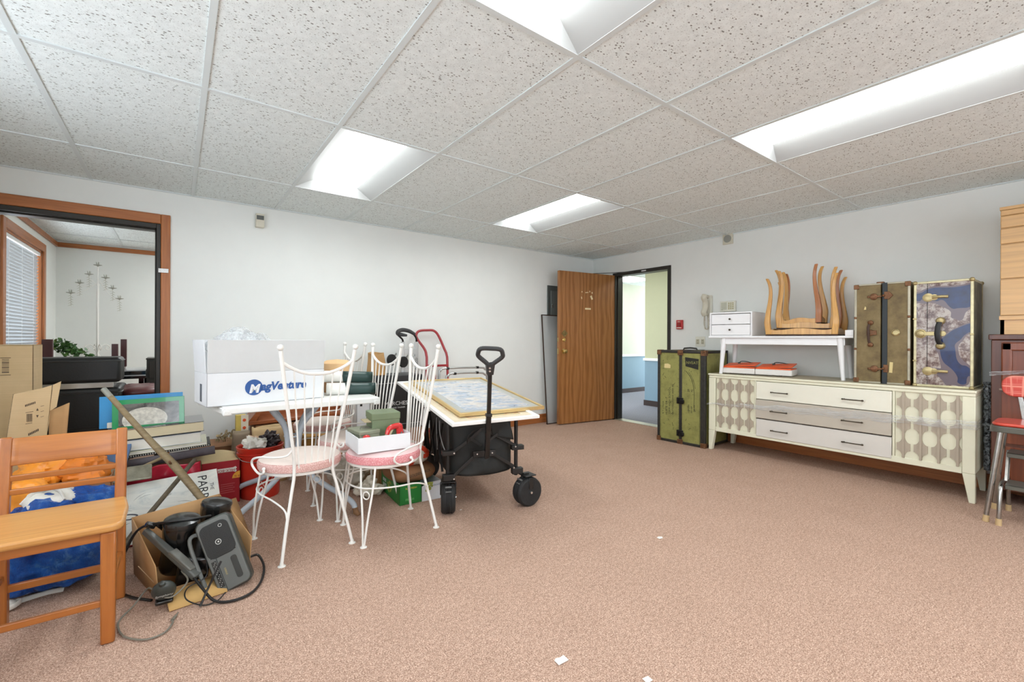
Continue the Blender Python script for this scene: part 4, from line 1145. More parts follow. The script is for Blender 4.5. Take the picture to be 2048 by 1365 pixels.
def bubble():
    random.seed(11)
    g = NT('bubble_wrap'); v = g.n('ShaderNodeTexVoronoi'); v.inputs['Scale'].default_value = 75; g.l(g.coords(), v.inputs['Vector'])
    tr = g.n('ShaderNodeBsdfTransparent'); pr = g.b; pr.inputs['Base Color'].default_value = rgb(240, 243, 245); pr.inputs['Roughness'].default_value = .12
    g.bump(v.outputs['Distance'], 1.0, .01)
    mx = g.n('ShaderNodeMixShader'); f = g.ramp(g.noise(14, 4, .7), [(.35, (.12, .12, .12, 1)), (.65, (.62, .62, .62, 1))]); g.l(f, mx.inputs[0]); g.l(tr.outputs[0], mx.inputs[1]); g.l(pr.outputs[0], mx.inputs[2]); g.l(mx.outputs[0], g.t.nodes['Material Output'].inputs[0])
    def f(k):
        def s(u, v):
            x = .0+.48*u if k == 0 else .05+.36*u
            e = max(0, math.sin(PI*u))**.5*max(0, math.sin(PI*v))**.6
            h = .30+e*(.105+.03*math.sin(u*4+k+.6)) if k == 0 else .30+e*(.12+.03*math.sin(u*3+1))
            q = Vector((u*6+k*9, v*5, 1)); h += .022*mnoise.noise(q)+.010*mnoise.noise(q*2.7)
            return (x+.012*mnoise.noise(q*1.7), .03+.26*v+.012*mnoise.noise(q*1.3+Vector((5, 0, 0))), h)
        return s
    m = MB(); m.sheet(f(0), 46, 30); m.sheet(f(1), 40, 26)
    o = m.build('bubble_wrap', g.m, loc=(.641, -1.565, .7225), rot=(0, 0, math.radians(8))); tag(o, 'crumpled clear bubble wrap spilling out of the white logo box', 'bubble wrap')
bubble()

# rolls beside the box
RWHITE = plain('shade_white', rgb(232, 230, 224), .6, var=.02); RGREEN = plain('dark_green_vinyl', rgb(28, 54, 50), .35, var=.2, vs=6); RPINK = plain('shade_peach', rgb(222, 196, 172), .6)
def rolls():
    for k, (p0, p1, r, lab) in enumerate((((1.318, -1.36, .765), (1.63, -1.44, .758), .042, 'lower rolled window shade, white with a dark green face, lying on the table edge'),
                                          ((1.305, -1.31, .848), (1.625, -1.395, .832), .040, 'upper rolled window shade, white with a dark green face, stacked on the other roll'))):
        t = thing('rolled_shade', lab, 'rolled shade', p0); d = Vector(p1)-Vector(p0); L = d.length; t.rotation_euler = (0, math.atan2(-d.z, Vector((d.x, d.y)).length), math.atan2(d.y, d.x))
        def sp(u, v, n=1.7, r0=r):
            a = u*2*PI*n+.6; rr = r0*(.72+.28*u); return (v*L, math.cos(a)*rr*1.05, math.sin(a)*rr)
        m = MB(); m.sheet(sp, 60, 10); m.build('roll', RWHITE if k else RWHITE, t, solid=.003)
        m = MB(); m.sheet(lambda u, v: (L*(.38+.62*v), math.cos(-1.2-1.7*u)*r*1.07*1.05, math.sin(3.3+2.0*u)*r*1.06 if False else math.sin(-1.2-1.7*u)*r*1.07), 14, 4) if False else m.sheet(lambda u, v: (L*(.36+.05*u+(.62-.05*u)*v), math.cos(2.0+2.5*u)*r*1.09, math.sin(2.0+2.5*u)*r*1.05), 16, 4)
        # the green face shows on the side turned to the room (-y)
        m.build('green_face', RGREEN, t, solid=.002, label='dark green inner face')
        MB().cyl((-.002, 0, 0), (.02, 0, 0), r*.62, seg=20).build('core', RPINK, t, label='peach coloured core end')
rolls()
def hatbox():
    t = thing('round_box', 'round tan hat box with an orange label behind the rolled shades', 'box', (1.44, -1.17, .7225), .2)
    MB().lathe([(.10, 0), (.105, .01), (.105, .15), (.10, .155)], (0, 0, 0), 36).build('body', plain('tan_box_side', rgb(176, 128, 84), .7, var=.1), t)
    MB().lathe([(.112, .13), (.114, .175), (.108, .205), (.07, .225), (.001, .232)], (0, 0, 0), 36).build('lid', plain('tan_felt', rgb(226, 186, 138), .8, var=.06), t, label='tan domed lid')
    MB().sheet(lambda u, v: (.1065*math.cos(-PI/2-.5+u*.9+.3), .1065*math.sin(-PI/2-.5+u*.9+.3), .09+.05*v), 8, 1).build('label', plain('orange_label', rgb(232, 146, 50), .6), t, solid=.001, label='orange label')
hatbox()
KRAFT = plain('kraft_paper', rgb(186, 146, 96), .8, var=.08, vs=6)
def crumple_sheet(fn, nu, nv, amp, fr, seed=0):
    off = Vector((seed*7.3, seed*3.1, seed*1.7))
    def g(u, v):
        p = Vector(fn(u, v)); q = p*fr+off
        return p+Vector((mnoise.noise(q), mnoise.noise(q+Vector((11, 0, 0))), mnoise.noise(q+Vector((0, 17, 0)))))*amp
    return MB().sheet(g, nu, nv)
def bag(name, lab, cat, loc, rz, W, D, Hh, mat, seed, amp=.012, fr=9, open_top=True, group=None):
    """upright paper / plastic bag : four sides that bulge and crease"""
    def f(u, v):
        a = u*2*PI; c, s_ = math.cos(a), math.sin(a)
        k = 6; r = (abs(c)**k+abs(s_)**k)**(-1/k)
        w = 1-.12*v
        return (c*r*W/2*w, s_*r*D/2*w, Hh*v)
    off = Vector((seed*7.3, 0, seed))
    def g(u, v):
        p = Vector(f(u % 1.0, v)); q = p*fr+off
        return p+Vector((mnoise.noise(q), mnoise.noise(q+Vector((11, 0, 0))), mnoise.noise(q+Vector((0, 17, 0)))))*amp*(.3+v)*(1 if v > .02 else 0)
    m = MB(); m.sheet(g, 48, 20, True)
    o = m.build(name, mat, loc=loc, rot=(0, 0, rz), solid=.0015); tag(o, lab, cat, group); return o
bag('paper_bag', 'brown kraft paper bag standing on the black box, behind the iron chairs', 'paper bag', (2.00, -.42, .765), .35, .15, .12, .21, KRAFT, 3, .018)

# ---------------------------------------------------------------- tray with metal boxes on the right chair
MILIT = plain('army_green_metal', rgb(112, 126, 94), .5, var=.06); MILIT2 = plain('grey_green_tin', rgb(140, 144, 122), .4, .2, var=.08)
def tray():
    t = thing('cardboard_tray', 'white shallow cardboard tray on the right iron chair, holding metal boxes', 'tray', (1.445, -1.98, .482), math.radians(-3))
    W, D, Hh = .29, .27, .085
    m = MB()
    for s in (-1, 1):
        m.box((0, s*D/2, Hh/2), (W, .004, Hh)); m.box((s*W/2, 0, Hh/2), (.004, D, Hh))
    m.bx(-W/2, W/2, -D/2, D/2, 0, .004); m.build('tray', CARTW, t)
tray()
def boxes():
    a = math.radians(-3)
    t = thing('cash_box', 'grey green tin cash box with a wire handle inside the white tray', 'metal box', (1.375, -1.945, .487), .12)
    MB().bx(-.06, .06, -.08, .08, 0, .085).build('body', MILIT2, t, bevel=.005); MB().bx(-.063, .063, -.083, .083, .075, .10).build('lid', MILIT2, t, bevel=.006)
    m = MB(); m.tube([(-.03, -.02, .10), (-.03, -.02, .108), (.03, -.02, .108), (.03, -.02, .10)], .003, 6); m.build('handle', CHROME, t)
    t = thing('file_box', 'larger army green metal box standing in the white tray', 'metal box', (1.50, -1.915, .487), -.12)
    MB().bx(-.08, .08, -.08, .08, 0, .17).build('body', MILIT, t, bevel=.004); MB().bx(-.083, .083, -.083, .083, .145, .185).build('lid', MILIT, t, bevel=.004)
    MB().bx(-.12, -.083, -.07, .04, .135, .14).build('lid_flap', plain('torn_card', rgb(176, 160, 128), .8), t, label='torn cardboard flap')
    t = thing('stapler', 'red plastic tool handle sticking out of the white tray', 'tool', (1.52, -2.045, .487), .2)
    m = MB(); m.tube([(-.05, 0, .07), (-.03, 0, .105), (.03, 0, .11), (.035, 0, .09), (.045, 0, .02), (.05, 0, .0)], [.012, .015, .018, .022, .024, .02], 12, smooth=4, rb=.014); m.build('grip', plain('red_plastic', rgb(204, 44, 42), .25, coat=.4), t, label='glossy red grip')
    MB().cyl((.036, -.016, .07), (.036, -.02, .07), .007).build('rivet', CHROME, t)
    for i, (x, r) in enumerate(((.0, .6), (.018, .75))):
        m = MB(); m.beam((1.44+x, -2.06, .505), (1.49+x, -2.045, .585), .006, .018); o = m.build('wooden_peg', plain('pale_wood', rgb(206, 190, 156), .6), bevel=.003); tag(o, ('left' if i == 0 else 'right') + ' one of two pale wooden clothes pegs in the white tray', 'peg')
    o = MB().ball((0, 0, 0), .020, sc=(1.1, 1, .9)).build('red_ball', plain('red_plastic', rgb(204, 44, 42), .25, coat=.4), loc=(1.355, -2.055, .553)); tag(o, 'small shiny red ball in the front left of the white tray', 'ball')
    o = MB().bx(-.035, .035, -.06, .06, 0, .05).build('small_carton', CARTW, loc=(1.36, -2.05, .487)); tag(o, 'small white carton under the red ball in the tray', 'box')
boxes()

# ---------------------------------------------------------------- folding wagon with framed pictures
BLK = plain('black_powder_coat', rgb(26, 25, 24), .4, var=.1); FAB = plain('black_polyester', rgb(24, 26, 24), .65, var=.25, vs=7, bump=.35, bs=40); RUB = plain('black_rubber', rgb(28, 28, 28), .7, var=.15, vs=50, bump=.4, bs=120)
RIV = plain('rivet_steel', rgb(215, 215, 212), .25, .8)
def wagon():
    ang = math.radians(-17)
    t = thing('folding_wagon', 'black collapsible fabric wagon with fat rubber wheels and an upright pull handle', 'wagon', (2.106, -2.083, 0), ang)
    W, D = .46, .82            # local x across the front, local y backwards
    z0, z1 = .24, .60
    def body(u, v):
        a = u*2*PI; c, s_ = math.cos(a), math.sin(a); k = 8; r = (abs(c)**k+abs(s_)**k)**(-1/k)
        x, y = c*r*W/2, s_*r*D/2
        sag = -.022*(1-(2*abs(x)/W)**2)*(1-v)*(1 if abs(y) > D*.3 else .4)
        q = Vector((x*7, y*7, v*3)); n = mnoise.noise(q)*.016+mnoise.noise(q*2.3)*.010
        nx, ny = (c*abs(c)**3, s_*abs(s_)**3)
        return (x*(.97+.0*v)+nx*n, D/2+y*.985+ny*n, z0+(z1-z0)*v+sag)
    m = MB(); m.sheet(body, 96, 24, True)
    m.build('fabric_body', FAB, t, solid=.003, label='black fabric sides')
    MB().bx(-W/2+.01, W/2-.01, .02, D-.02, z0+.0, z0+.012).build('floor_panel', FAB, t)
    r = MB()
    for (a, b) in (((-W/2, 0), (W/2, 0)), ((W/2, 0), (W/2, D)), ((W/2, D), (-W/2, D)), ((-W/2, D), (-W/2, 0))):
        r.beam((a[0], a[1], z1-.005), (b[0], b[1], z1-.005), .028, .04)
    r.build('top_hem', BLK, t, bevel=.006)
    for sx in (-1, 1):
        for y in (0, D):
            MB().tube([(sx*W/2, y, .20), (sx*W/2, y, z1+.01)], .013, 10).build('corner_post', BLK, t)
    # crossed struts on the front
    s = MB(); yf = -.022
    s.beam((-.045, yf-.01, .372), (-W/2+.02, yf, .228), .007, .02, (0, 0, 1)); s.beam((.045, yf-.01, .372), (W/2-.02, yf, .262), .007, .02)
    s.build('lower_strut', BLK, t, bevel=.002)
    s = MB(); s.beam((-W/2+.02, yf, .385), (-.04, yf-.004, .50), .007, .02); s.beam((W/2-.01, yf, .40), (.03, yf-.004, .51), .007, .02); s.beam((-.09, yf-.012, .47), (-.02, yf-.012, .53), .006, .018); s.beam((-.09, yf-.012, .47), (-.02, yf-.012, .42), .006, .018); s.beam((.02, yf-.012, .44), (.09, yf-.012, .49), .006, .018)
    s.build('upper_strut', BLK, t, bevel=.002)
    MB().box((0, yf-.014, .370), (.15, .018, .04)).build('bracket', BLK, t, bevel=.003)
    for sx in (-1, 1):
        MB().box((sx*W/2, yf+.0, .235), (.075, .04, .04)).build('joint_block', BLK, t, bevel=.004); MB().box((sx*W/2, yf, .39), (.085, .045, .03)).build('joint_block', BLK, t, bevel=.004)
    rv = MB()
    for x, z in ((-.05, .372), (.05, .372), (-W/2+.03, .228), (W/2-.03, .262), (-W/2+.03, .39), (W/2-.02, .40), (W/2-.03, .585), (W/2-.005, .585)):
        rv.cyl((x, yf-.018, z), (x, yf-.028, z), .006, .005, 10)
    rv.build('rivets', RIV, t, label='bright rivets')
    # side scissor frame and elastic cord on the left side
    s = MB()
    for a, b in ((.06, .30), (.30, .06), (.30, .56), (.56, .30), (.56, .80), (.80, .56)): s.beam((-W/2-.022, a, .25), (-W/2-.022, b, .56), .006, .016, (1, 0, 0))
    s.build('side_strut', CHROME if False else BLK, t, bevel=.001)
    s = MB(); s.tube([(-W/2-.03, .12, .57), (-W/2-.035, .09, .50), (-W/2-.03, .03, .44), (-W/2-.02, -.01, .40)], .003, 6, smooth=5); s.tube([(-W/2-.03, .24, .57), (-W/2-.03, .22, .45), (-W/2-.03, .20, .36)], .0025, 6, smooth=5); s.build('cord', plain('grey_cord', rgb(150, 150, 148), .5), t, label='grey elastic cord')
    MB().tube([(-.11, yf-.004, .44), (-.105, yf-.02, .49), (-.05, yf-.026, .535), (.0, yf-.03, .545)], .004, 6, smooth=5).build('cord', BLK, t)
    fl = MB(); fl.sheet(lambda u, v: (.03+.14*u+.03*v, yf-.012-.008*math.sin(u*5+v*4), .575-.10*v-.03*u*v), 10, 8); fl.build('pocket_flap', FAB, t, solid=.003)
    # wheels
    def wheel(x, y, rot):
        w = bpy.data.objects.new('wheel', None); COL.objects.link(w); w.parent = t; w.location = (x, y, 0); w.rotation_euler = (0, 0, rot)
        r, hw = .096, .044
        prof = [(r*.62, -hw), (r*.86, -hw), (r*.97, -hw*.8), (r, -hw*.5)]
        for k in range(-4, 5): prof += [(r-(.003 if k % 2 else 0), hw*.11*k)]
        prof += [(r, hw*.5), (r*.97, hw*.8), (r*.86, hw), (r*.62, hw)]
        m = MB(); m.lathe(prof, (0, 0, r), 40, 'y'); m.build('tyre', RUB, w)
        m = MB(); m.lathe([(r*.66, -hw*.72), (r*.62, -hw*.9), (r*.56, -hw*.72)], (0, 0, r), 32, 'y'); m.lathe([(.016, -hw*.95), (.016, hw*.95)], (0, 0, r), 16, 'y')
        for i in range(6):
            a = i*PI/3+.3; m.beam((.012*math.cos(a), -hw*.6, r+.012*math.sin(a)), (r*.6*math.cos(a+.35), -hw*.6, r+r*.6*math.sin(a+.35)), .02, .014, (0, 1, 0))
        m.build('hub', BLK, w, label='black spoked hub')
        MB().cyl((0, -hw*.95, r), (0, -hw*1.2, r), .008).build('axle_bolt', RIV, w)
        m = MB(); m.box((0, 0, 2*r+.012), (.085, .092, .008)); m.box((0, -.048, r+.06), (.035, .006, .075)); m.box((0, .048, r+.06), (.035, .006, .075)); m.box((-.02, 0, 2*r+.018), (.03, .03, .02)); m.build('fork', BLK, w, bevel=.003)
        m = MB(); m.box((-.055, 0, 2*r-.015), (.03, .04, .012), (0, .5, 0)); m.box((-.07, 0, 2*r-.04), (.02, .036, .008), (0, .8, 0)); m.build('brake_lever', plain('grey_lever', rgb(96, 96, 94), .4), w, bevel=.003)
        MB().cyl((0, 0, 2*r+.01), (0, 0, .215), .012).build('stem', BLK, w)
        return w
    wheel(-.225, .01, math.radians(80)) ; wheel(.30, -.03, math.radians(14)); wheel(-.24, D-.06, 0.2); wheel(.24, D-.06, .1)
    return t, ang
WG, WANG = wagon()
def w2l(p):
    """world point -> wagon local"""
    d = Vector(p)-Vector((2.106, -2.083, 0)); c, s_ = math.cos(WANG), math.sin(WANG)
    return Vector((d.x*c+d.y*s_, -d.x*s_+d.y*c, d.z))
def wagon_handle():
    p0, p1, p2 = w2l((2.07, -2.185, .36)), w2l((1.975, -2.345, .66)), w2l((1.885, -2.49, .955))
    m = MB(); m.beam(p0, p1, .030, .022, (0, 1, 0)); m.build('handle_tube', BLK, WG, bevel=.004)
    m = MB(); m.beam(p1, p2, .023, .017, (0, 1, 0)); m.box(p1, (.036, .03, .02)); m.build('handle_tube', BLK, WG, bevel=.003)
    # D grip, facing the camera side
    d = (p2-p1).normalized(); side = (w2l((2.106+.8, -2.083-.6, 0))-w2l((2.106, -2.083, 0))).normalized(); side = (side-d*side.dot(d)).normalized()
    def q(a, b): return p2+side*a+d*b
    m = MB(); m.tube([q(0, -.01), q(.018, .02), q(.062, .062), q(.066, .085), q(.052, .112), q(0, .116), q(-.052, .112), q(-.066, .085), q(-.062, .062), q(-.018, .02)], .0125, 10, close=True, smooth=4); m.beam(q(0, -.05), q(0, .02), .034, .026, (0, 1, 0), .05, .024); m.build('grip', plain('grip_black', rgb(44, 44, 44), .5), WG, bevel=0, label='dark D-shaped grip')
    n = d.cross(side).normalized(); n = n if n.dot(w2l((.51, -4.5, 1.1))-p2) > 0 else -n
    m = MB(); m.cyl(q(0, -.02)+n*.01, q(0, -.02)+n*.017, .006); m.cyl(q(0, .0)+n*.01, q(0, .0)+n*.017, .006); m.build('rivets', RIV, WG)
wagon_handle()
GOLDF = plain('gold_frame', rgb(206, 178, 124), .3, .45, var=.06); WFR = plain('white_frame', rgb(238, 238, 234), .3)
def m_art(name, kind):
    t = NT(name); v = t.coords((1, 1, 1))
    if kind == 0:
        n = t.noise(7, 5, .65, t.coords((1, 2.2, 1)), .8); n2 = t.noise(28, 4, .7)
        a = t.ramp(n, [(.30, rgb(120, 142, 176)), (.42, rgb(168, 184, 206)), (.52, rgb(206, 208, 214)), (.60, rgb(232, 218, 204)), (.72, rgb(196, 200, 210))])
        t.color(t.mix(.35, a, t.ramp(n2, [(.35, rgb(120, 128, 140)), (.6, (1, 1, 1, 1))]), 'MULTIPLY'))
    else:
        n = t.noise(9, 4, .7, v)
        t.color(t.ramp(n, [(.32, rgb(176, 120, 84)), (.45, rgb(216, 190, 156)), (.58, rgb(196, 200, 172)), (.72, rgb(214, 212, 208))]))
    t.set(Roughness=.05, Coat_Weight=1, Coat_Roughness=.02); t.b.inputs['Specular IOR Level'].default_value = .8
    return t.m
def picture(name, lab, corner, e1, e2, W, L, fw, fh, fm, art, mat):
    """framed picture lying flat : corner + unit vectors along both edges"""
    e1 = Vector(e1).normalized(); e2 = Vector(e2); e2 = (e2-e1*e2.dot(e1)).normalized(); n = e1.cross(e2)
    t = thing(name, lab, 'framed picture', corner); t.rotation_euler = Matrix((e1, e2, n)).transposed().to_euler()
    m = MB()
    for a in ((0, W, 0, fw), (0, W, L-fw, L), (0, fw, fw, L-fw), (W-fw, W, fw, L-fw)): m.bx(a[0], a[1], a[2], a[3], 0, fh)
    m.build('frame', fm, t, bevel=.003)
    MB().bx(fw, W-fw, fw, L-fw, .002, fh*.55).build('mat_board', mat, t)
    k = .06
    MB().bx(fw+k, W-fw-k, fw+k, L-fw-k, fh*.55, fh*.55+.001).build('print', art, t, label='printed picture')
    return t
up = .118
n_ = Vector((0.62, -.07, 0)).normalized()
picture('framed_picture', 'white framed picture lying on the wagon, lowest of the two', (1.765, -2.285, .603), (.62, -.07, 0), (.15, .93, .125), .60, 1.12, .028, .02, WFR, m_art('warm_print', 1), plain('cream_mat', rgb(220, 206, 180), .5))
picture('framed_picture', 'gold framed wintry blue print lying on top of the white framed picture', (1.875, -2.18, .633), (.62, -.062, 0), (.18, .92, .125), .625, .94, .016, .024, GOLDF, m_art('winter_print', 0), plain('grey_mat', rgb(176, 178, 174), .3))
def carton(name, lab, loc, rz, W, D, Hh, mat, cat='box', lid=True, group=None, flaps=()):
    t = thing(name, lab, cat, loc, rz, group)
    m = MB(); th = .005
    m.bx(-W/2, W/2, -D/2, -D/2+th, 0, Hh); m.bx(-W/2, W/2, D/2-th, D/2, 0, Hh); m.bx(-W/2, -W/2+th, -D/2, D/2, 0, Hh); m.bx(W/2-th, W/2, -D/2, D/2, 0, Hh); m.bx(-W/2, W/2, -D/2, D/2, 0, th)
    if lid: m.bx(-W/2, W/2, -D/2, D/2, Hh-th, Hh)
    m.build('body', mat, t, bevel=.0015)
    for side, a, l in flaps:      # side: 'l','r','f','b' ; a = tilt outwards from vertical (rad), l = length
        if side in 'lr':
            s = -1 if side == 'l' else 1
            MB().beam((s*(W/2-.002), 0, Hh), (s*(W/2+math.sin(a)*l), 0, Hh+math.cos(a)*l), D-.01, .004, (0, 1, 0) if False else (s*math.cos(a), 0, -math.sin(a))).build('flap', mat, t)
        else:
            s = -1 if side == 'f' else 1
            MB().beam((0, s*(D/2-.002), Hh), (0, s*(D/2+math.sin(a)*l), Hh+math.cos(a)*l), W-.01, .004, (0, s*math.cos(a), -math.sin(a))).build('flap', mat, t)
    return t
carton('cardboard_box', 'cardboard box inside the wagon under the framed pictures', (2.25, -1.66, .24), WANG, .34, .5, .40, CARD)

# ---------------------------------------------------------------- black box, hand trucks, walker along the back wall
def black_box():
    t = thing('storage_case', 'big black storage box with white lettering behind the iron chairs', 'box', (1.925, -.50, .25))
    B = plain('black_case', rgb(32, 32, 32), .45, var=.1)
    MB().bx(0, .50, 0, .30, 0, .44).build('body', B, t, bevel=.006)
    MB().bx(-.006, .506, -.008, .306, .442, .512).build('lid', plain('black_lid', rgb(42, 42, 44), .35, var=.1), t, bevel=.008)
    MB().bx(0, .50, -.003, 0, .436, .442).build('lid_seam', plain('seam_grey', rgb(150, 150, 150), .4), t); MB().bx(.0, .50, -.002, .001, .045, .05).build('lower_seam', plain('seam_grey', rgb(150, 150, 150), .4), t)
    text('lettering', 'MARCHESE', .052, plain('print_white', rgb(220, 220, 220), .5), t, (.125, -.0015, .245), UPX, depth=.001, spacing=1.0)
    text('lettering', 'COLLEGE TRAINER', .020, plain('print_white', rgb(220, 220, 220), .5), t, (.16, -.0015, .205), UPX, depth=.001)
black_box()
carton('cardboard_box', 'brown cardboard box under the big black storage box', (2.21, -.35, 0), 0, .46, .30, .248, CARDD)
ALU = plain('brushed_aluminium', rgb(196, 198, 198), .3, .85, var=.06)
def handtruck_alu():
    t = thing('folding_hand_truck', 'aluminium folding hand truck with black loop handle and small wheels by the wall', 'hand truck', (2.45, -.16, 0))
    for x in (-.075, .075): MB().bx(x-.018, x+.018, -.012, .012, .04, 1.075).build('rail', ALU, t, bevel=.003)
    for z in (.78, .90, .97): MB().bx(-.06, .06, -.015, .01, z-.025, z+.025).build('cross_plate', ALU, t, bevel=.003)
    m = MB(); m.tube([(.075, 0, 1.07), (.06, -.02, 1.12), (.0, -.06, 1.17)], .010, 8, smooth=4); m.tube([(-.075, 0, 1.07), (-.09, -.02, 1.10), (-.155, -.07, 1.14)], .010, 8, smooth=4); m.build('handle_arm', BLK, t)
    m = MB(); m.tube([(.03, -.05, 1.155), (-.04, -.07, 1.185), (-.12, -.10, 1.195), (-.17, -.11, 1.18), (-.17, -.10, 1.155), (-.12, -.09, 1.145), (-.07, -.08, 1.14)], [.016, .02, .02, .02, .02, .018, .012], 12, smooth=4); m.build('grip', plain('foam_grip', rgb(62, 62, 62), .7), t, label='thick dark grip')
    text('lettering', 'COSCO', .036, DG, t, (.075, -.0135, .78), (PI/2, -PI/2, 0), depth=.0008)
    for x, z in ((-.225, .895), (-.10, .87)):
        w = bpy.data.objects.new('wheel', None); COL.objects.link(w); w.parent = t; w.location = (x, -.075, z); w.rotation_euler = (0, 0, .35)
        MB().lathe([(.036, -.014), (.052, -.014), (.056, -.008), (.056, .008), (.052, .014), (.036, .014)], (0, 0, 0), 30, 'y').build('tyre', RUB, w)
        MB().lathe([(.038, -.010), (.030, -.006), (.012, -.012), (.001, -.014)], (0, 0, 0), 26, 'y').build('hub', plain('grey_plastic', rgb(168, 168, 164), .4), w, label='grey wheel hub')
        MB().beam((0, .0, 0), (.10, .04, .06), .008, .02).build('wheel_arm', CHROME, w, bevel=.002)
    MB().bx(-.10, .09, -.06, -.045, .04, .05).build('toe_plate', ALU, t)
    MB().bx(-.02, .02, -.0165, -.0155, .88, .93).build('sticker', PLW, t)
handtruck_alu()
def handtruck_red():
    REDM = plain('red_enamel', rgb(160, 44, 50), .35, var=.06, coat=.3)
    t = thing('hand_truck', 'red tubular steel hand truck leaning on the back wall', 'hand truck', (2.77, -.12, 0))
    m = MB(); m.tube([(-.135, -.05, .06), (-.115, -.02, .80), (-.115, -.01, .93), (-.135, 0, 1.0), (-.205, .02, 1.10), (-.215, .03, 1.15), (-.175, .04, 1.19), (-.08, .045, 1.20), (.0, .045, 1.195), (.055, .04, 1.14), (.12, .02, .99), (.135, .0, .93), (.135, -.02, .80), (.135, -.05, .06)], .0135, 12, smooth=5); m.build('frame', REDM, t)
    for z in (.815, .45, .12): MB().beam((-.115, -.02-.03*(1-z), z), (.135, -.02-.03*(1-z), z), .014, .024).build('cross_bar', REDM, t, bevel=.003)
    MB().bx(-.03, -.015, -.04, -.02, .12, .815).build('centre_bar', REDM, t, bevel=.003)
    MB().bx(-.17, .19, -.24, -.05, .012, .02).build('toe_plate', REDM, t, bevel=.002)
    for s in (-.2, .22):
        MB().lathe([(.06, -.02), (.09, -.022), (.1, -.012), (.1, .012), (.09, .022), (.06, .02)], (s, -.01, .101), 28, 'x').build('wheel', RUB, t)
handtruck_red()
def walker():
    t = thing('walker_frame', 'folded grey aluminium walking frame behind the wagon', 'walker', (2.93, -.43, 0))
    for k, (x0, x1, z, y) in enumerate(((-.28, .31, .803, 0), (-.23, .27, .752, -.06))):
        m = MB(); m.tube([(x0, y, .02), (x0, y, z-.09), (x0+.02, y, z-.025), (x0+.08, y, z), (x1-.10, y, z-.006), (x1-.03, y, z-.03), (x1, y, z-.10), (x1+.015, y, .02)], .0105, 10, smooth=5); f = m.build('tube_frame', ALU, t)
        for xx in (x0+.10, x1-.13): MB().cyl((xx-.014, y, z-.002), (xx+.014, y, z-.003), .0135).build('clip', BLK, f, label='black plastic clip')
        for xx in (x0, x1+.015): MB().cyl((xx, y, 0), (xx, y, .04), .015).build('rubber_tip', RUB, f)
walker()
# ================================================================== left pile
OAKC = wood('honey_oak', rgb(158, 88, 34), rgb(192, 122, 56), 0, .32, .7, coat=.35); OAKV = wood('honey_oak_upright', rgb(158, 88, 34), rgb(188, 116, 52), 2, .32, .7, coat=.35)
OAKS = wood('worn_oak_seat', rgb(196, 134, 66), rgb(222, 168, 100), 0, .3, .6, coat=.35)
def wooden_chair():
    t = thing('wooden_chair', 'old honey coloured wooden chair with a slatted back in the left foreground', 'chair', (.15, -2.17, 0))
    s = []
    for cx, cy, a0 in ((.207-.04, -.20+.04, -90), ):
        for i in range(7):
            a = math.radians(a0+90*i/6); s.append((cx+.04*math.cos(a), cy+.04*math.sin(a)))
    poly = [(-.17, -.20)] + s + [(.207, .02), (.195, .12), (.188, .165), (-.19, .165), (-.205, .02), (-.205, -.16)]
    MB().prism(poly, .402, .430, 'xy').build('seat', OAKS, t, bevel=.009, seg=3, label='worn pale oak seat')
    for x in (-.17, .17):
        m = MB(); m.beam((x*1.0, .165, 0), (x, .17, .42), .036, .042, (0, 1, 0)); m.beam((x, .17, .40), (x+.0, .225, .712), .038, .032, (0, 1, 0), .036, .026); m.build('back_post', OAKV, t, bevel=.006)
        m = MB(); m.beam((x*.965, -.165, .40), (x*.965, -.18, .0), .044, .044, (0, 1, 0), .040, .036); m.build('front_leg', OAKV, t, bevel=.006)
        MB().beam((x*.97, -.16, .385), (x, .15, .385), .022, .034).build('seat_rail', OAKC, t, bevel=.003)
        MB().beam((x*.97, -.165, .19), (x, .16, .19), .018, .024).build('side_stretcher', OAKC, t, bevel=.004)
        br = MB(); br.prism([(.10, .39), (.145, .39), (.145, .30), (.135, .31), (.12, .36)], x-.012, x+.012, 'yz'); br.build('corner_brace', OAKV, t, bevel=.003)
    MB().beam((-.165, -.168, .385), (.165, -.168, .385), .020, .034).build('seat_rail', OAKC, t, bevel=.003)
    MB().beam((-.165, .16, .385), (.165, .16, .385), .020, .034).build('seat_rail', OAKC, t, bevel=.003)
    m = MB(); m.sheet(lambda u, v: (-.155+.31*u, .212+.016*(v-.5)*1.5+.012*(1-(2*u-1)**2), .603+.103*v), 14, 4); m.build('top_rail', OAKC, t, solid=.018, bevel=.003)
    for z in (.556, .504): MB().beam((-.155, .196-(.57-z)*.18, z), (.155, .196-(.57-z)*.18, z), .014, .022).build('back_slat', OAKC, t, bevel=.003)
    MB().beam((-.155, -.176, .145), (.155, -.176, .145), .016, .024).build('front_stretcher', OAKC, t, bevel=.003)
    MB().beam((-.155, .165, .142), (.155, .165, .142), .018, .028).build('rear_stretcher', OAKC, t, bevel=.003)
wooden_chair()

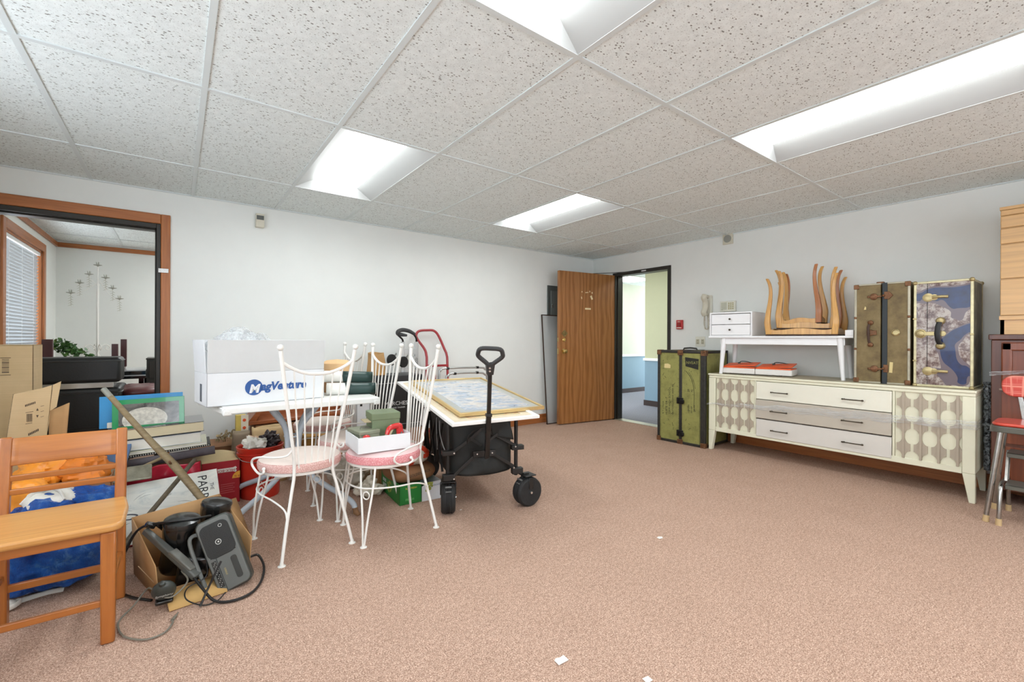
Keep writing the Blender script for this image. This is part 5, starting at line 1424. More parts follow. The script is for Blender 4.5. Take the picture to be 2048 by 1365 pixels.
# big carton and folded carton
c = carton('cardboard_box', 'tall plain cardboard box at the far left in the doorway', (-.375, -.30, 0), 0, .31, .24, 1.055, CARDL)
m = MB()
for k in range(9): m.box((.035, -.1215, .885+k*.010), (.03, .001, .003 if k % 3 else .006))
m.box((.035, -.1215, .975), (.045, .001, .003)); m.box((.035, -.1215, .868), (.045, .001, .003)); m.build('printed_mark', PRINT, c, label='small black printed mark')
def lean_carton():
    t = thing('flattened_carton', 'flattened cardboard carton with printed markings, standing behind the wooden chair', 'cardboard', (0, -.90, 0))
    CY = -.90
    m = MB(); p = [(-.209, .789), (-.101, .815), (-.060, .830), (-.080, .55), (-.10, .25), (-.27, .25), (-.232, .562)]
    m.prism(p, -.006, .006, 'xz'); m.build('panel', CARDL, t, bevel=.0008)
    m = MB(); m.prism([(p[0][0]+.004, .785), (p[1][0], .808), (-.10, .30), (-.262, .30)], .012, .020, 'xz'); m.build('panel', CARDL, t)
    m = MB(); m.prism([(-.056, .832), (-.023, .851), (-.041, .705), (-.062, .687), (-.080, .55), (-.076, .55)][:5], -.004, .002, 'xz'); m.build('end_flap', CARDL, t)
    m = MB(); m.beam((-.209, .009, .789), (-.232, .009, .562), .022, .006, (1, 0, 0)); m.beam((-.232, .009, .562), (-.268, .009, .25), .022, .006, (1, 0, 0)); m.build('corrugated_edge', plain('corrugation', rgb(150, 130, 100), .9, var=.5, vs=220), t, label='rough corrugated edge')
    m = MB(); m.sheet(lambda u, v: (-.066+.085*u-.008*(1-v)-.010*(1-v)*u, -.008-.05*u, .42+(.265+.045*u)*v), 4, 4); m.build('side_flap', CARD, t, solid=.005)
    m = MB()
    for k in range(7): m.box((-.163+.006*k, -.0065, .722+.0024*k), (.004, .001, .012)); m.box((-.150+.006*k, -.0065, .560+.0035*k), (.0045, .001, .013))
    for k in range(9): m.box((-.158+.0025*k, -.0065, .653), (.0012, .001, .045))
    m.box((-.148, -.0065, .685), (.03, .001, .0025), (0, -.15, 0)); m.box((-.150, -.0065, .622), (.026, .001, .0025), (0, -.15, 0))
    m.prism([(-.122, .69), (-.112, .69), (-.117, .705)], -.007, -.006, 'xz'); m.prism([(-.122, .665), (-.112, .665), (-.117, .65)], -.007, -.006, 'xz')
    for k in range(3): m.box((-.098, -.0065, .715-.03*k), (.014, .001, .002), (0, -.3, 0))
    m.build('printed_mark', PRINT, t, label='black printed carton markings')
lean_carton()

# carton of orange bags, blue carrier bag
ORB = plain('orange_plastic_bag', rgb(240, 150, 44), .35, var=.12, vs=6, bump=.5, bs=30); BLB = NT('blue_woven_plastic')
BLB.color(BLB.ramp(BLB.noise(12, 4, .7), [(.3, rgb(14, 60, 144)), (.55, rgb(30, 98, 192)), (.75, rgb(104, 164, 226))])); BLB.set(Roughness=.2); BLB.bump(BLB.noise(22, 6, .8), 1.0, .03); BLB = BLB.m  # lightest blue patches paint specular highlights into the colour
CLOTHW = plain('cream_towel', rgb(222, 218, 208), .95, var=.05, bump=.6, bs=160)
carton('cardboard_box', 'open brown cardboard box behind the wooden chair, full of orange plastic bags', (.045, -1.17, 0), 0, .38, .36, .37, CARDD, lid=False, flaps=(('b', -.15, .08),))
def heap(name, lab, cat, loc, rx, ry, rzh, mat, seed, amp=.03, fr=7, flat=.0, rot=0, kind=None, nu=44, nv=26, group=None, wr=.008):
    """crumpled bulging bag or cloth resting on its flat underside"""
    off = Vector((seed*5.1, seed*2.3, seed))
    def f(u, v):
        a = u*2*PI; b = v*PI
        k = 3.2; c, s_ = math.cos(a), math.sin(a); r = (abs(c)**k+abs(s_)**k)**(-1/k)
        p = Vector((math.sin(b)**.8*c*r*rx, math.sin(b)**.8*s_*r*ry, rzh*(1-math.cos(b))/2))
        q = Vector((p.x*fr, p.y*fr, p.z*fr))+off
        d = mnoise.noise(q)*amp+abs(mnoise.noise(q*2.6))*wr*2.2+mnoise.noise(q*5)*wr*.6
        n = Vector((p.x/rx, p.y/ry, (p.z-rzh*.4)/rzh)).normalized()
        w = min(1, p.z/(rzh*.15+1e-6))
        p2 = p+n*d*w
        p2.z = max(0.0, p2.z)
        return p2
    m = MB(); m.sheet(lambda u, v: f(u % 1, v), nu, nv, True)
    o = m.build(name, mat, loc=loc, rot=(0, 0, rot)); tag(o, lab, cat, group, kind); return o
heap('plastic_bag', 'crumpled orange plastic bag bulging out of the box on its left side', 'plastic bag', (-.035, -1.19, .30), .10, .13, .17, ORB, 1, .05, 9, wr=.016)
heap('plastic_bag', 'crumpled orange plastic bag on the right side of the box, next to the book stack', 'plastic bag', (.125, -1.19, .30), .085, .13, .18, plain('orange_plastic_bag_b', rgb(228, 128, 40), .35, var=.15, vs=7, bump=.5, bs=30), 5, .05, 10, wr=.016)
heap('brown_cloth', 'scrunched grey brown cloth lying between the orange bags', 'cloth', (.04, -1.10, .40), .07, .06, .07, plain('grey_brown_cloth', rgb(146, 128, 104), .9, var=.3, vs=20), 8, .03, 14)
heap('plastic_bag', 'orange plastic bag hanging over the front of the box beside the white towel', 'plastic bag', (-.04, -1.43, .0), .11, .06, .40, ORB, 12, .04, 9, wr=.012)
heap('carrier_bag', 'big shiny blue woven carrier bag on the floor under and behind the wooden chair', 'bag', (.07, -1.68, .0), .185, .19, .36, BLB, 3, .035, 7, wr=.018, nu=70, nv=40)
heap('carrier_bag_flap', 'folded blue bag top with pale trim lying beside the towel', 'bag', (.18, -1.60, .30), .08, .10, .075, BLB, 21, .04, 12, wr=.014)
heap('towel', 'cream towel scrunched on top of the blue carrier bag', 'towel', (.055, -1.62, .315), .075, .085, .085, CLOTHW, 6, .035, 11, wr=.008)
m = MB(); m.tube([(-.12, 0, .0), (-.09, .02, .035), (-.045, .01, .065), (.0, -.02, .045), (.02, -.05, .01)], .018, 12, smooth=6, rb=.006); o = m.build('cloth_strap', CLOTHW, loc=(.09, -1.66, .36)); tag(o, 'looped cream strap over the towel', 'strap')
m = MB(); m.tube([(-.02, -.03, .012), (.02, -.02, .02), (.03, .02, .02), (.0, .03, .012), (.04, .05, .008), (.10, .065, .007), (.15, .06, .006)], .010, 10, smooth=6, rb=.004); m.ball((-.005, .0, .020), .024, sc=(1.1, 1.2, .8)); o = m.build('cloth_strap', CLOTHW, loc=(-.03, -1.86, 0)); tag(o, 'loose cream strap on the carpet under the blue carrier bag', 'strap')
o = MB().bx(-.05, .05, -.08, .08, 0, .02).build('notebook', plain('slate_blue_cover', rgb(84, 112, 150), .5), loc=(.24, -1.08, .415), rot=(.5, 0, -.1), bevel=.002); tag(o, 'small slate blue booklet propped at the right edge of the orange bags', 'book')

# ---- books and the things beneath them
PAGE = plain('book_pages', rgb(222, 208, 172), .85, var=.06, vs=3); PAGEW = plain('book_pages_white', rgb(230, 226, 214), .85, var=.04)
carton('cardboard_box', 'cardboard box hidden under the stack of books', (.42, -.92, 0), 0, .44, .30, .30, CARDD)
m = crumple_sheet(lambda u, v: (.27+.36*u, -1.10-.03*math.sin(u*9), .245+.085*v), 30, 10, .012, 16, 2); o = m.build('plastic_bag', plain('pink_red_plastic', rgb(190, 40, 62), .25, var=.2, vs=10), solid=.003); tag(o, 'crimson plastic bag squeezed under the rolled dark cloth', 'plastic bag')
o = MB().bx(.0, .20, .0, .10, 0, .012).build('silver_packet', plain('silver_foil', rgb(150, 146, 128), .3, .5, var=.2, vs=20), loc=(.20, -1.28, .305), rot=(.65, 0, .03), bevel=.004); tag(o, 'flat silver grey packet above the large bird book', 'packet')
o = MB().cyl((0, 0, 0), (.46, -.03, .035), .026, seg=20).build('cloth_roll', plain('charcoal_cloth', rgb(86, 80, 84), .9, var=.15, vs=20), loc=(.25, -1.02, .345)); tag(o, 'rolled charcoal cloth lying under the book stack', 'cloth roll')
t = thing('ring_binder', 'black comb bound album with white punch holes at the bottom of the book stack', 'album', (.25, -1.0, .378), .0, rot=(0, -.05, -.02))
MB().bx(0, .44, 0, .26, 0, .016).build('cover', plain('black_cover', rgb(30, 30, 30), .5), t, bevel=.002)
m = MB()
for k in range(38): m.bx(.006+k*.0114, .011+k*.0114, -.002, .0, .004, .012)
m.build('punch_holes', PAGEW, t)
def book(name, lab, loc, rot, W, D, T, cov, pages=PAGE, spine=False, cat='book'):
    t = thing(name, lab, cat, loc, rot=rot)
    m = MB(); c = .0025; m.bx(0, W, 0, D, 0, c); m.bx(0, W, 0, D, T-c, T)
    m.bx(0, W, D-c, D, 0, T); m.build('cover', cov, t, bevel=.0008)
    MB().bx(.004, W-.004, .004, D-c, c, T-c).build('pages', pages, t)
    return t
book('book', 'white paged album lying near the bottom of the book stack', (.24, -1.02, .397), (0, -.045, -.02), .43, .28, .018, plain('clear_cover', rgb(216, 214, 190), .3), PAGEW)
book('book', 'thick book with pale pages, second from the top of the stack', (.22, -1.0, .42), (0, -.03, -.01), .42, .26, .062, plain('grey_cover', rgb(196, 200, 204), .4), PAGEW)
tb = book('book', 'thick art book with cream pages and a dark glossy cover, on top of the stack', (.18, -1.0, .487), (0, -.03, .0), .475, .32, .062, plain('dark_gloss_cover', rgb(48, 50, 58), .08, coat=.6), PAGE)
def standing(name, lab, x0, x1, y, z0, z1, T, frame, art, tilt=-.12):
    t = thing(name, lab, 'book', (x0, y, z0), rot=(tilt, 0, 0)); w = x1-x0; h = z1-z0
    t.rotation_euler = (tilt, -.012, 0)
    MB().bx(0, w, 0, T, 0, h).build('cover', frame, t, bevel=.002)
    if art:
        MB().bx(.03, w-.028, -.0012, 0, .012, h-.028).build('cover_photo', art, t, label='black and white cover photograph')
    return t
def m_bw():
    t = NT('bw_photo'); v = t.coords((1, 1, 1)); n = t.noise(9, 5, .7, v, .6); g = t.n('ShaderNodeTexGradient', gradient_type='SPHERICAL')
    t.l(t.coords((7, 1, 12)), g.inputs[0])
    mp = t.n('ShaderNodeMapping'); mp.inputs['Location'].default_value = (-1.25, 0, -.55); mp.inputs['Scale'].default_value = (8, 1, 12); t.l(t.tc.outputs['Object'], mp.inputs[0]); t.l(mp.outputs[0], g.inputs[0])
    body = t.math('GREATER_THAN', g.outputs['Fac'], .12)
    t.color(t.mix(body, t.ramp(n, [(.35, rgb(50, 48, 46)), (.7, rgb(150, 148, 142))]), t.ramp(t.noise(40, 3), [(.35, rgb(186, 182, 170)), (.65, rgb(226, 222, 208))]))); t.set(Roughness=.12, Coat_Weight=.5); return t.m
standing('book', 'bright blue large flat book standing behind the green one', .135, .545, -.86, .548, .742, .022, plain('sky_blue_cover', rgb(30, 140, 200), .35, coat=.3), None)
standing('book', 'green bordered photo book standing in front of the blue book', .198, .552, -.92, .548, .722, .014, plain('green_cover', rgb(52, 150, 96), .12, coat=.5), m_bw())
m = MB(); m.bx(-.02, .02, 0, .01, 0, .035); o = m.build('paper_tag', PAGEW, loc=(.193, -.89, .552), bevel=.004); tag(o, 'small white paper sticking out beside the green book', 'paper')

# ---- large slip-cased book leaning on the stand (generic bird drawing)
def bird_book():
    e1 = Vector((1, .03, .05)).normalized(); e2 = Vector((-.06, .25, .275)); e2 = (e2-e1*e2.dot(e1)).normalized(); n = e1.cross(e2)
    t = thing('picture_book', 'very large cream book with a grey bird drawing, leaning behind the open box', 'book', (.20, -1.455, .006)); t.rotation_euler = Matrix((e1, e2, n)).transposed().to_euler()
    W, L = .535, .355
    MB().bx(0, W, 0, L, -.03, -.001).build('slipcase', plain('dark_red_case', rgb(150, 46, 50), .5), t, bevel=.002, label='dark red edge')
    a = NT('pale_drawing'); nn = a.noise(5, 5, .7, a.coords((1, 2.4, 1), (0, 0, .4)), 1.2)
    a.color(a.ramp(nn, [(.30, rgb(188, 196, 192)), (.42, rgb(222, 224, 216)), (.55, rgb(236, 236, 226))])); a.set(Roughness=.4)
    MB().bx(.004, W-.004, .004, L-.004, -.002, .0015).build('cover', a.m, t, label='cream cover')
    G = plain('bird_grey', rgb(150, 150, 142), .7, var=.3, vs=30); Dk = plain('bird_dark', rgb(74, 78, 88), .7, var=.3, vs=60)
    def stroke(pts, w, mat, nm):
        m = MB(); P = spline(pts, 6); rings = []
        for i, q in enumerate(P):
            d = (P[min(i+1, len(P)-1)]-P[max(i-1, 0)]); nn = Vector((-d.y, d.x, 0)).normalized(); u = i/(len(P)-1); ww = w*(math.sin(PI*u)**.6+.05)
            rings.append([m.v(Vector((q.x, q.y, .0018))+nn*ww*k) for k in (-1, 0, 1)])
        for A, B in zip(rings, rings[1:]):
            for k in range(2): m._f([A[k], A[k+1], B[k+1], B[k]])
        m.build(nm, mat, t, fix=False)
    stroke([(.075, .235), (.065, .18), (.075, .12), (.10, .07)], .016, plain('beak_brown', rgb(140, 112, 112), .7, var=.3, vs=60), 'bird_beak')
    stroke([(.05, .215), (.045, .16), (.058, .11)], .006, Dk, 'drawn_line'); stroke([(.06, .165), (.11, .175), (.15, .16), (.12, .145), (.07, .158)], .004, Dk, 'drawn_line')
    random.seed(5)
    for k in range(16):
        x = .08+random.random()*.26; y = .06+random.random()*.2; l = .03+random.random()*.06; a_ = random.uniform(-.4, .6)
        stroke([(x, y), (x+l*.5*math.cos(a_), y+l*.5*math.sin(a_)+.006), (x+l*math.cos(a_), y+l*math.sin(a_))], .0012, G, 'drawn_line')
    stroke([(.315, .10), (.33, .112), (.345, .10)], .006, Dk, 'bird_eye')
    INKB = plain('title_ink', rgb(40, 42, 42), .6)
    text('title_lettering', 'PARROTS', .066, INKB, t, (.452, .325, .0018), (0, 0, -PI/2), depth=.0003, spacing=1.0)
    text('title_lettering', 'THE', .026, INKB, t, (.497, .265, .0018), (0, 0, -PI/2), depth=.0003)
    text('title_lettering', 'by Edward Lear', .016, plain('grey_ink', rgb(130, 130, 126), .6), t, (.405, .30, .0018), (0, 0, -PI/2), depth=.0003)
bird_book()
# ---- wooden X stand
POLE = wood('weathered_pole', rgb(120, 100, 70), rgb(158, 140, 104), 0, .6, 1.2, coat=0)
def stand():
    t = thing('folding_stand', 'weathered wooden folding stand with crossed poles in front of the books', 'stand', (.17, -1.0, 0))
    o = Vector((.17, -1.0, 0))
    P = [Vector((.17, -1.02, .804)), Vector((.39, -1.27, .523)), Vector((.50, -1.43, .40)), Vector((.624, -1.60, .233)), Vector((.69, -1.70, .13))]
    m = MB(); m.tube([p-o for p in P], [.014, .017, .021, .018, .016], 14, smooth=6); q = m.build('pole', POLE, t, label='thick light wooden pole')
    MB().cyl(Vector((.485, -1.445, .415))-o, Vector((.480, -1.46, .43))-o, .006).build('screw', RUST, q)
    MB().tube([P[0]-o+Vector((.0, .0, .0)), P[0]-o+(P[1]-P[0])*.16], .0148, 14).build('pole_tip', plain('grey_metal_tip', rgb(150, 150, 140), .4, .3), q, label='pale worn tip')
    MB().tube([Vector((.60, -1.20, .365))-o, Vector((.34, -1.575, .12))-o, Vector((.305, -1.63, .08))-o], .0125, 12).build('crossed_leg', wood('dark_pole', rgb(84, 76, 62), rgb(120, 108, 86), 0, .5, 1.2, coat=0), t, label='thinner dark crossed leg')
    MB().tube([Vector((.45, -1.06, .375))-o, Vector((.27, -1.12, .31))-o], .009, 10).build('cross_bar', POLE, t)
stand()

# ---- pet biscuit box, cartons, bucket
MILKR = plain('carton_red', rgb(166, 24, 36), .4, var=.05)
t = carton('biscuit_box', 'dark red pet biscuit carton standing upside down behind the large bird book', (.725, -.925, 0), 0, .26, .16, .285, MILKR, lid=False)
m = MB(); m.sheet(lambda u, v: (-.13+.26*u, -.075+.12*v, .285+.035*math.sin(PI*u)*v+.02*v), 12, 4); m.build('flap', plain('carton_inside', rgb(206, 184, 140), .8), t, solid=.003, label='tan open flap')
m = MB()
pl = []
for cx, cz in ((-.028, .226), (.098, .226)):
    for i in range(12): pass
m.prism([(-.02, .212), (.09, .212), (.105, .205), (.112, .216), (.104, .224), (.112, .234), (.104, .244), (.09, .238), (-.02, .238), (-.034, .244), (-.042, .234), (-.034, .225), (-.042, .216), (-.034, .206)], -.0832, -.0805, 'xz'); m.build('bone_label', PAGEW, t, bevel=.001, label='white bone shaped label')
text('lettering', 'MILK-BONE', .0235, MILKR, t, (.100, -.084, .224), (-PI/2, PI, 0) if False else (PI/2, PI, 0), depth=.0004)
m = MB(); m.prism([(.13, .165), (.13, .21)]+[(.13-.045*math.sin(a), .165+.045*math.cos(a)) for a in [i*PI/16 for i in range(1, 9)]], -.0828, -.0805, 'xz'); m.build('weight_label', plain('amber_label', rgb(232, 166, 52), .5), t, label='yellow quarter circle label')
text('lettering', '8 lb', .020, MILKR, t, (.127, -.0833, .178), (PI/2, PI, 0), depth=.0004)
for k in range(5): MB().bx(.02, .10-.01*(k % 2), -.0806, -.0801, .13-.014*k, .133-.014*k).build('fine_print', plain('faded_print', rgb(204, 110, 110), .6), t)
carton('cardboard_box', 'brown cardboard box by the back wall behind the red bucket', (.76, -.42, 0), 0, .34, .34, .30, CARDD, flaps=())
def bucket():
    t = thing('bucket', 'red orange plastic bucket full of crumpled paper under the garden table', 'bucket', (.985, -.93, 0))
    R = plain('bucket_orange_red', rgb(196, 48, 32), .35, var=.04)
    m = MB(); m.lathe([(.001, .0), (.118, .0), (.122, .01), (.132, .285), (.142, .288), (.142, .296), (.134, .30), (.144, .303), (.144, .312), (.135, .316), (.146, .34), (.148, .352), (.142, .355), (.134, .345), (.128, .2), (.118, .02), (.001, .018)], (0, 0, 0), 48, cap=False); m.build('body', R, t)
    MB().tube([(-.146, 0, .325), (-.15, -.05, .30), (-.10, -.115, .27), (.0, -.15, .262), (.10, -.115, .27), (.15, -.05, .30), (.146, 0, .325)], .0028, 6, smooth=5).build('wire_handle', CHROME, t)
    m = MB(); n = 20
    for (a0, a1, z0, z1) in ((-1.75, -1.05, .10, .18),):
        m.sheet(lambda u, v: (.1262*math.cos(a0+(a1-a0)*u), .1262*math.sin(a0+(a1-a0)*u), z0+(z1-z0)*v), 10, 2)
    m = MB()
    for s in (-1, 1):
        for k in range(2):
            a = -1.4; 
            m.sheet(lambda u, v: (.1285*math.cos(a+(s*(1-abs(2*u-1) if False else u))*.32), .1285*math.sin(a+(s*u)*.32), .14+(1-u)*.075*(1 if k else -1)+.012*(v-.5)), 6, 1)
    m.build('diamond_print', plain('bucket_print', rgb(236, 190, 176), .5), t, fix=False, label='white diamond outline')
bucket()
random.seed(8)
for i, (x, y, mt, lb) in enumerate(((.95, -.97, PAGEW, 'crumpled white paper on top of the red bucket, left side'), (1.03, -.95, plain('dark_foil', rgb(58, 50, 52), .3, .4, var=.4, vs=30), 'crumpled dark foil wrapper on top of the red bucket'), (.99, -.88, plain('tan_paper', rgb(206, 176, 150), .8, var=.1), 'crumpled tan paper at the back of the red bucket'))):
    heap('crumpled_paper', lb, 'paper', (x, y, .31), .062, .062, .085 if i != 1 else .10, mt, 30+i, .05, 20, wr=.02)
bag('paper_bag', 'crumpled brown paper grocery bag between the bucket and the back wall', 'paper bag', (1.08, -.62, 0), .1, .24, .16, .43, plain('kraft_pale', rgb(198, 170, 126), .85, var=.08), 9, .03, 7)
bag('paper_bag', 'grey brown paper bag left of the red bucket', 'paper bag', (.90, -.60, 0), .0, .12, .14, .40, plain('kraft_grey', rgb(158, 142, 120), .85, var=.08), 14, .02, 8)
t = thing('poster_tube', 'narrow yellow box with an orange flower print behind the paper bag', 'box', (.915, -.42, 0)); MB().bx(-.035, .035, -.03, .03, 0, .50).build('tube', plain('yellow_box', rgb(214, 188, 96), .6, var=.1), t, bevel=.003); MB().bx(0, .05, -.031, -.028, .36, .50).build('label', plain('white_label', rgb(228, 218, 196), .6), t)
m = MB()
for z in (.40, .46): m.lathe([(.012, -.032), (.012, -.034), (.003, -.035)], (.022, 0, z), 10, 'y')
m.build('flower_print', plain('orange_print', rgb(222, 84, 36), .5), t)
def dried():
    random.seed(12); m = MB()
    for k in range(46):
        x = random.uniform(-.07, .06); z = random.uniform(0, .075)*(1-abs(x)*6 if x < 0 else 1); a = random.uniform(-1, 1)
        m.box((x, random.uniform(-.02, .02), z+.01), (random.uniform(.01, .03), .004, random.uniform(.01, .02)), (random.uniform(-1, 1), a, random.uniform(-1, 1)))
    for k in range(6): m.cyl((random.uniform(-.05, .05), 0, 0), (random.uniform(-.05, .05), 0, .08), .002, seg=5)
    o = m.build('dried_flowers', plain('dried_petals', rgb(168, 150, 116), .9, var=.45, vs=60), loc=(.83, -.42, .301)); tag(o, 'heap of dried flowers and twigs on the brown box by the wall', 'dried flowers', kind='stuff')
dried()
def drawer_tray():
    RW_ = wood('reddish_tray', rgb(140, 72, 36), rgb(172, 98, 52), 0, .35, .8)
    t = thing('wooden_tray', 'long reddish wooden tray lying on boxes under the garden table by the wall', 'drawer', (1.0, -.36, .402), rot=(0, -.02, 0))
    m = MB(); m.prism([(-.04, 0), (.78, 0), (.78, .022), (-.02, .022)], 0, .30, 'xz'); m.bx(.02, .78, .28, .30, .0, .13); m.prism([(-.04, 0), (.02, 0), (.10, .13), (.06, .13)], .02, .29, 'xz'); m.bx(.76, .78, 0, .30, 0, .10)
    m.build('tray', RW_, t, bevel=.004)
    MB().bx(-.05, .79, -.012, .004, -.004, .026).build('front_lip', RW_, t, bevel=.005)
drawer_tray()
carton('cardboard_box', 'cardboard box under the left end of the long wooden tray', (1.19, -.22, 0), 0, .34, .30, .395, CARDD)
carton('cardboard_box', 'cardboard box under the right end of the long wooden tray', (1.58, -.22, 0), 0, .38, .30, .395, CARD)
carton('cardboard_box', 'ochre cardboard box on the floor behind the right side of the table', (1.50, -.52, 0), .05, .30, .20, .30, plain('ochre_carton', rgb(178, 132, 62), .7, var=.08))
t = carton('carton_white', 'small white carton with a black mark standing between tray and black storage box', (1.85, -.42, 0), 0, .12, .2, .62, CARTW)
MB().bx(-.03, -.01, -.1015, -.1, .5, .56).build('printed_mark', INK, t)
heap('plastic_bag', 'crumpled off-white plastic bag on the carpet under the iron chairs', 'plastic bag', (1.53, -1.15, 0), .13, .09, .22, plain('offwhite_plastic_bag', rgb(196, 188, 172), .4, var=.12, vs=8), 40, .06, 9, wr=.02)
heap('tissue_paper', 'crumpled cream tissue paper left of the green grape crate', 'paper', (1.60, -1.36, 0), .085, .07, .075, plain('tissue', rgb(232, 224, 206), .8, var=.05), 43, .05, 12, wr=.02)

# ---- grape crates, brown sack, white bag with red print
GREENC = plain('crate_green', rgb(38, 128, 54), .4, var=.05); GRP = plain('grape_print', rgb(160, 168, 74), .4, var=.25, vs=40)
def crate():
    t = thing('fruit_crate', 'green and white printed cardboard grape crate on the carpet beside the wagon wheel', 'crate', (1.69, -1.72, 0), math.radians(-4))
    W, D, Hh = .30, .40, .135
    m = MB(); m.bx(0, W, 0, D, 0, .005); m.bx(0, .004, 0, D, .0, Hh); m.bx(0, .15, 0, .004, 0, Hh); m.bx(0, W, D-.004, D, 0, Hh*.9); m.build('green_side', GREENC, t)
    m = MB(); m.prism([(.155, -.004), (.30, .0), (.30, .125), (.20, .122), (.155, .10)], -.003, .001, 'xz'); m.bx(W-.004, W, 0, D, 0, Hh*.9); m.build('white_side', CARTW, t)
    random.seed(2); m = MB()
    for k in range(22): m.ball((.185+random.random()*.045, -.003, .068+random.random()*.05), .008, 8, 5, sc=(1, .2, 1))
    for k in range(26): m.ball((-.001, .16+random.random()*.09, .03+random.random()*.08), .009, 8, 5, sc=(.2, 1, 1))
    m.build('grape_picture', GRP, t, label='printed green grapes')['kind'] = 'stuff'
    text('lettering', 'SEEDLESS', .030, CARTW, t, (-.0012, .36, .090), (PI/2, 0, -PI/2), depth=.0005, squeeze=.6)
    text('lettering', 'GRAPES', .034, CARTW, t, (-.0012, .36, .055), (PI/2, 0, -PI/2), depth=.0005, squeeze=.7)
    text('lettering', 'SUN FRESH', .016, plain('yellow_print', rgb(226, 200, 80), .5), t, (.04, -.001, .105), UPX, depth=.0005)
    text('lettering', 'FRESH', .022, plain('light_green_print', rgb(120, 190, 120), .5), t, (.04, -.001, .03), UPX, depth=.0005)
    text('lettering', 'GROWERS', .018, plain('grey_blue_print', rgb(140, 152, 168), .5), t, (.235, -.0038, .098), UPX, depth=.0005, squeeze=.75)
crate()
o = heap('paper_sack', 'brown paper sack lying on the grape crate', 'sack', (1.835, -1.53, .10), .165, .16, .14, CARDD, 50, .02, 5, wr=.004)
text('lettering', 'GOLDEN PACK', .026, PRINT, o, (-.07, -.176, .075), (1.35, -.12, .05), depth=.001, squeeze=.9)
def redprint():
    t = NT('white_bag_red_rings'); v = t.coords((1, 1, 1.6))
    mp = t.n('ShaderNodeMapping'); mp.inputs['Location'].default_value = (-.06, .10, -.06); t.l(t.tc.outputs['Object'], mp.inputs[0])
    w = t.n('ShaderNodeTexWave', wave_type='RINGS', rings_direction='SPHERICAL'); w.inputs['Scale'].default_value = 6.2; w.inputs['Distortion'].default_value = 2.2; w.inputs['Detail Scale'].default_value = 1.5; t.l(mp.outputs[0], w.inputs[0])
    t.color(t.mix(t.math('GREATER_THAN', w.outputs['Fac'], .62), rgb(222, 216, 202), rgb(226, 74, 46))); t.set(Roughness=.3); t.bump(t.noise(20, 4), .5, .01); return t.m
heap('plastic_bag', 'white plastic bag with bold red rings lying on the brown paper sack', 'plastic bag', (1.81, -1.52, .215), .165, .15, .15, redprint(), 55, .05, 6, wr=.012)
carton('cardboard_box', 'low brown box behind the white and red bag, under the red hand truck', (1.83, -1.12, 0), .08, .24, .26, .33, CARD)
book('book', 'pale flat book lying on the low brown box', (1.74, -1.22, .332), (0, 0, .1), .2, .16, .03, plain('pale_cover', rgb(206, 200, 186), .5), PAGEW)

# ---- open box of old electronics
def ebox():
    t = thing('cardboard_box', 'open cardboard box on the carpet overflowing with black electronics', 'box', (.455, -2.15, 0))
    C = CARD
    B = {'fl': Vector((0, 0, 0)), 'bl': Vector((-.10, .355, 0)), 'br': Vector((.26, .40, 0)), 'fr': Vector((.33, .05, 0))}
    T = {'fl': Vector((-.012, -.02, .16)), 'bl': Vector((-.11, .365, .262)), 'br': Vector((.235, .41, .29)), 'fr': Vector((.34, .04, .17))}
    def wall(a, b, nm, **kw):
        m = MB(); m.sheet(lambda u, v: (B[a].lerp(B[b], u)).lerp(T[a].lerp(T[b], u), v), 2, 2); m.build(nm, C, t, solid=.004, **kw)
    wall('fl', 'bl', 'side'); wall('bl', 'br', 'side'); wall('br', 'fr', 'side')
    m = MB(); m.sheet(lambda u, v: B['fl'].lerp(B['fr'], u).lerp(B['bl'].lerp(B['br'], u), v)+Vector((0, 0, .002)), 2, 2); m.build('bottom', C, t, solid=.003)
    m = MB(); m.sheet(lambda u, v: B['fl'].lerp(B['fr'], u).lerp((B['fl']+Vector((0.0, -.01, .045))).lerp(B['fr']+Vector((0, 0, .045)), u), v), 2, 2); m.build('side', C, t, solid=.004)
    m = MB(); q = [Vector((.02, -.03, .042)), Vector((.035, -.115, .004)), Vector((.235, -.085, .004)), Vector((.225, .01, .045))]
    m.sheet(lambda u, v: q[0].lerp(q[3], u).lerp(q[1].lerp(q[2], u), v), 2, 2); m.build('front_flap', CARDL if False else plain('card_flap_light', rgb(206, 166, 104), .8, var=.04), t, solid=.004)
    q = [T['br']+Vector((.0, .02, -.055)), Vector((.315, .475, .235)), Vector((.372, .43, .05)), Vector((.355, .33, .02))]
    m = MB(); m.sheet(lambda u, v: q[0].lerp(q[1], u).lerp(q[3].lerp(q[2], u), v), 2, 2); m.build('side_flap', plain('card_flap_mid', rgb(178, 138, 92), .8, var=.04), t, solid=.004)
    MB().beam((-.075, .14, .115), (.0, .0, .06), .002, .002).build('tape_line', plain('glue_line', rgb(214, 190, 150), .5), t)
ebox()
GLB = plain('gloss_black_plastic', rgb(22, 22, 22), .18, var=.05, coat=.5); DKG = plain('dark_grey_plastic', rgb(58, 62, 58), .32, var=.05); MDG = plain('mid_grey_plastic', rgb(94, 96, 92), .35, var=.04); MESHB = plain('speaker_mesh', rgb(34, 34, 32), .6, bump=.5, bs=300)
def speaker_pod(loc, rot, lab, s=1.0):
    t = thing('desk_speaker', lab, 'speaker', loc, rot=rot)
    m = MB(); m.lathe([(.001, 0), (.054*s, 0), (.060*s, .02*s), (.055*s, .08*s), (.056*s, .13*s), (.060*s, .165*s), (.059*s, .180*s), (.001, .182*s)], (0, 0, 0), 36); m.build('body', GLB, t)
    m = MB(); m.lathe([(.0595*s, .176*s), (.062*s, .186*s), (.058*s, .197*s), (.035*s, .206*s), (.001, .209*s)], (0, 0, 0), 36); m.build('top_cap', plain('black_cap', rgb(36, 37, 36), .25, coat=.3), t)
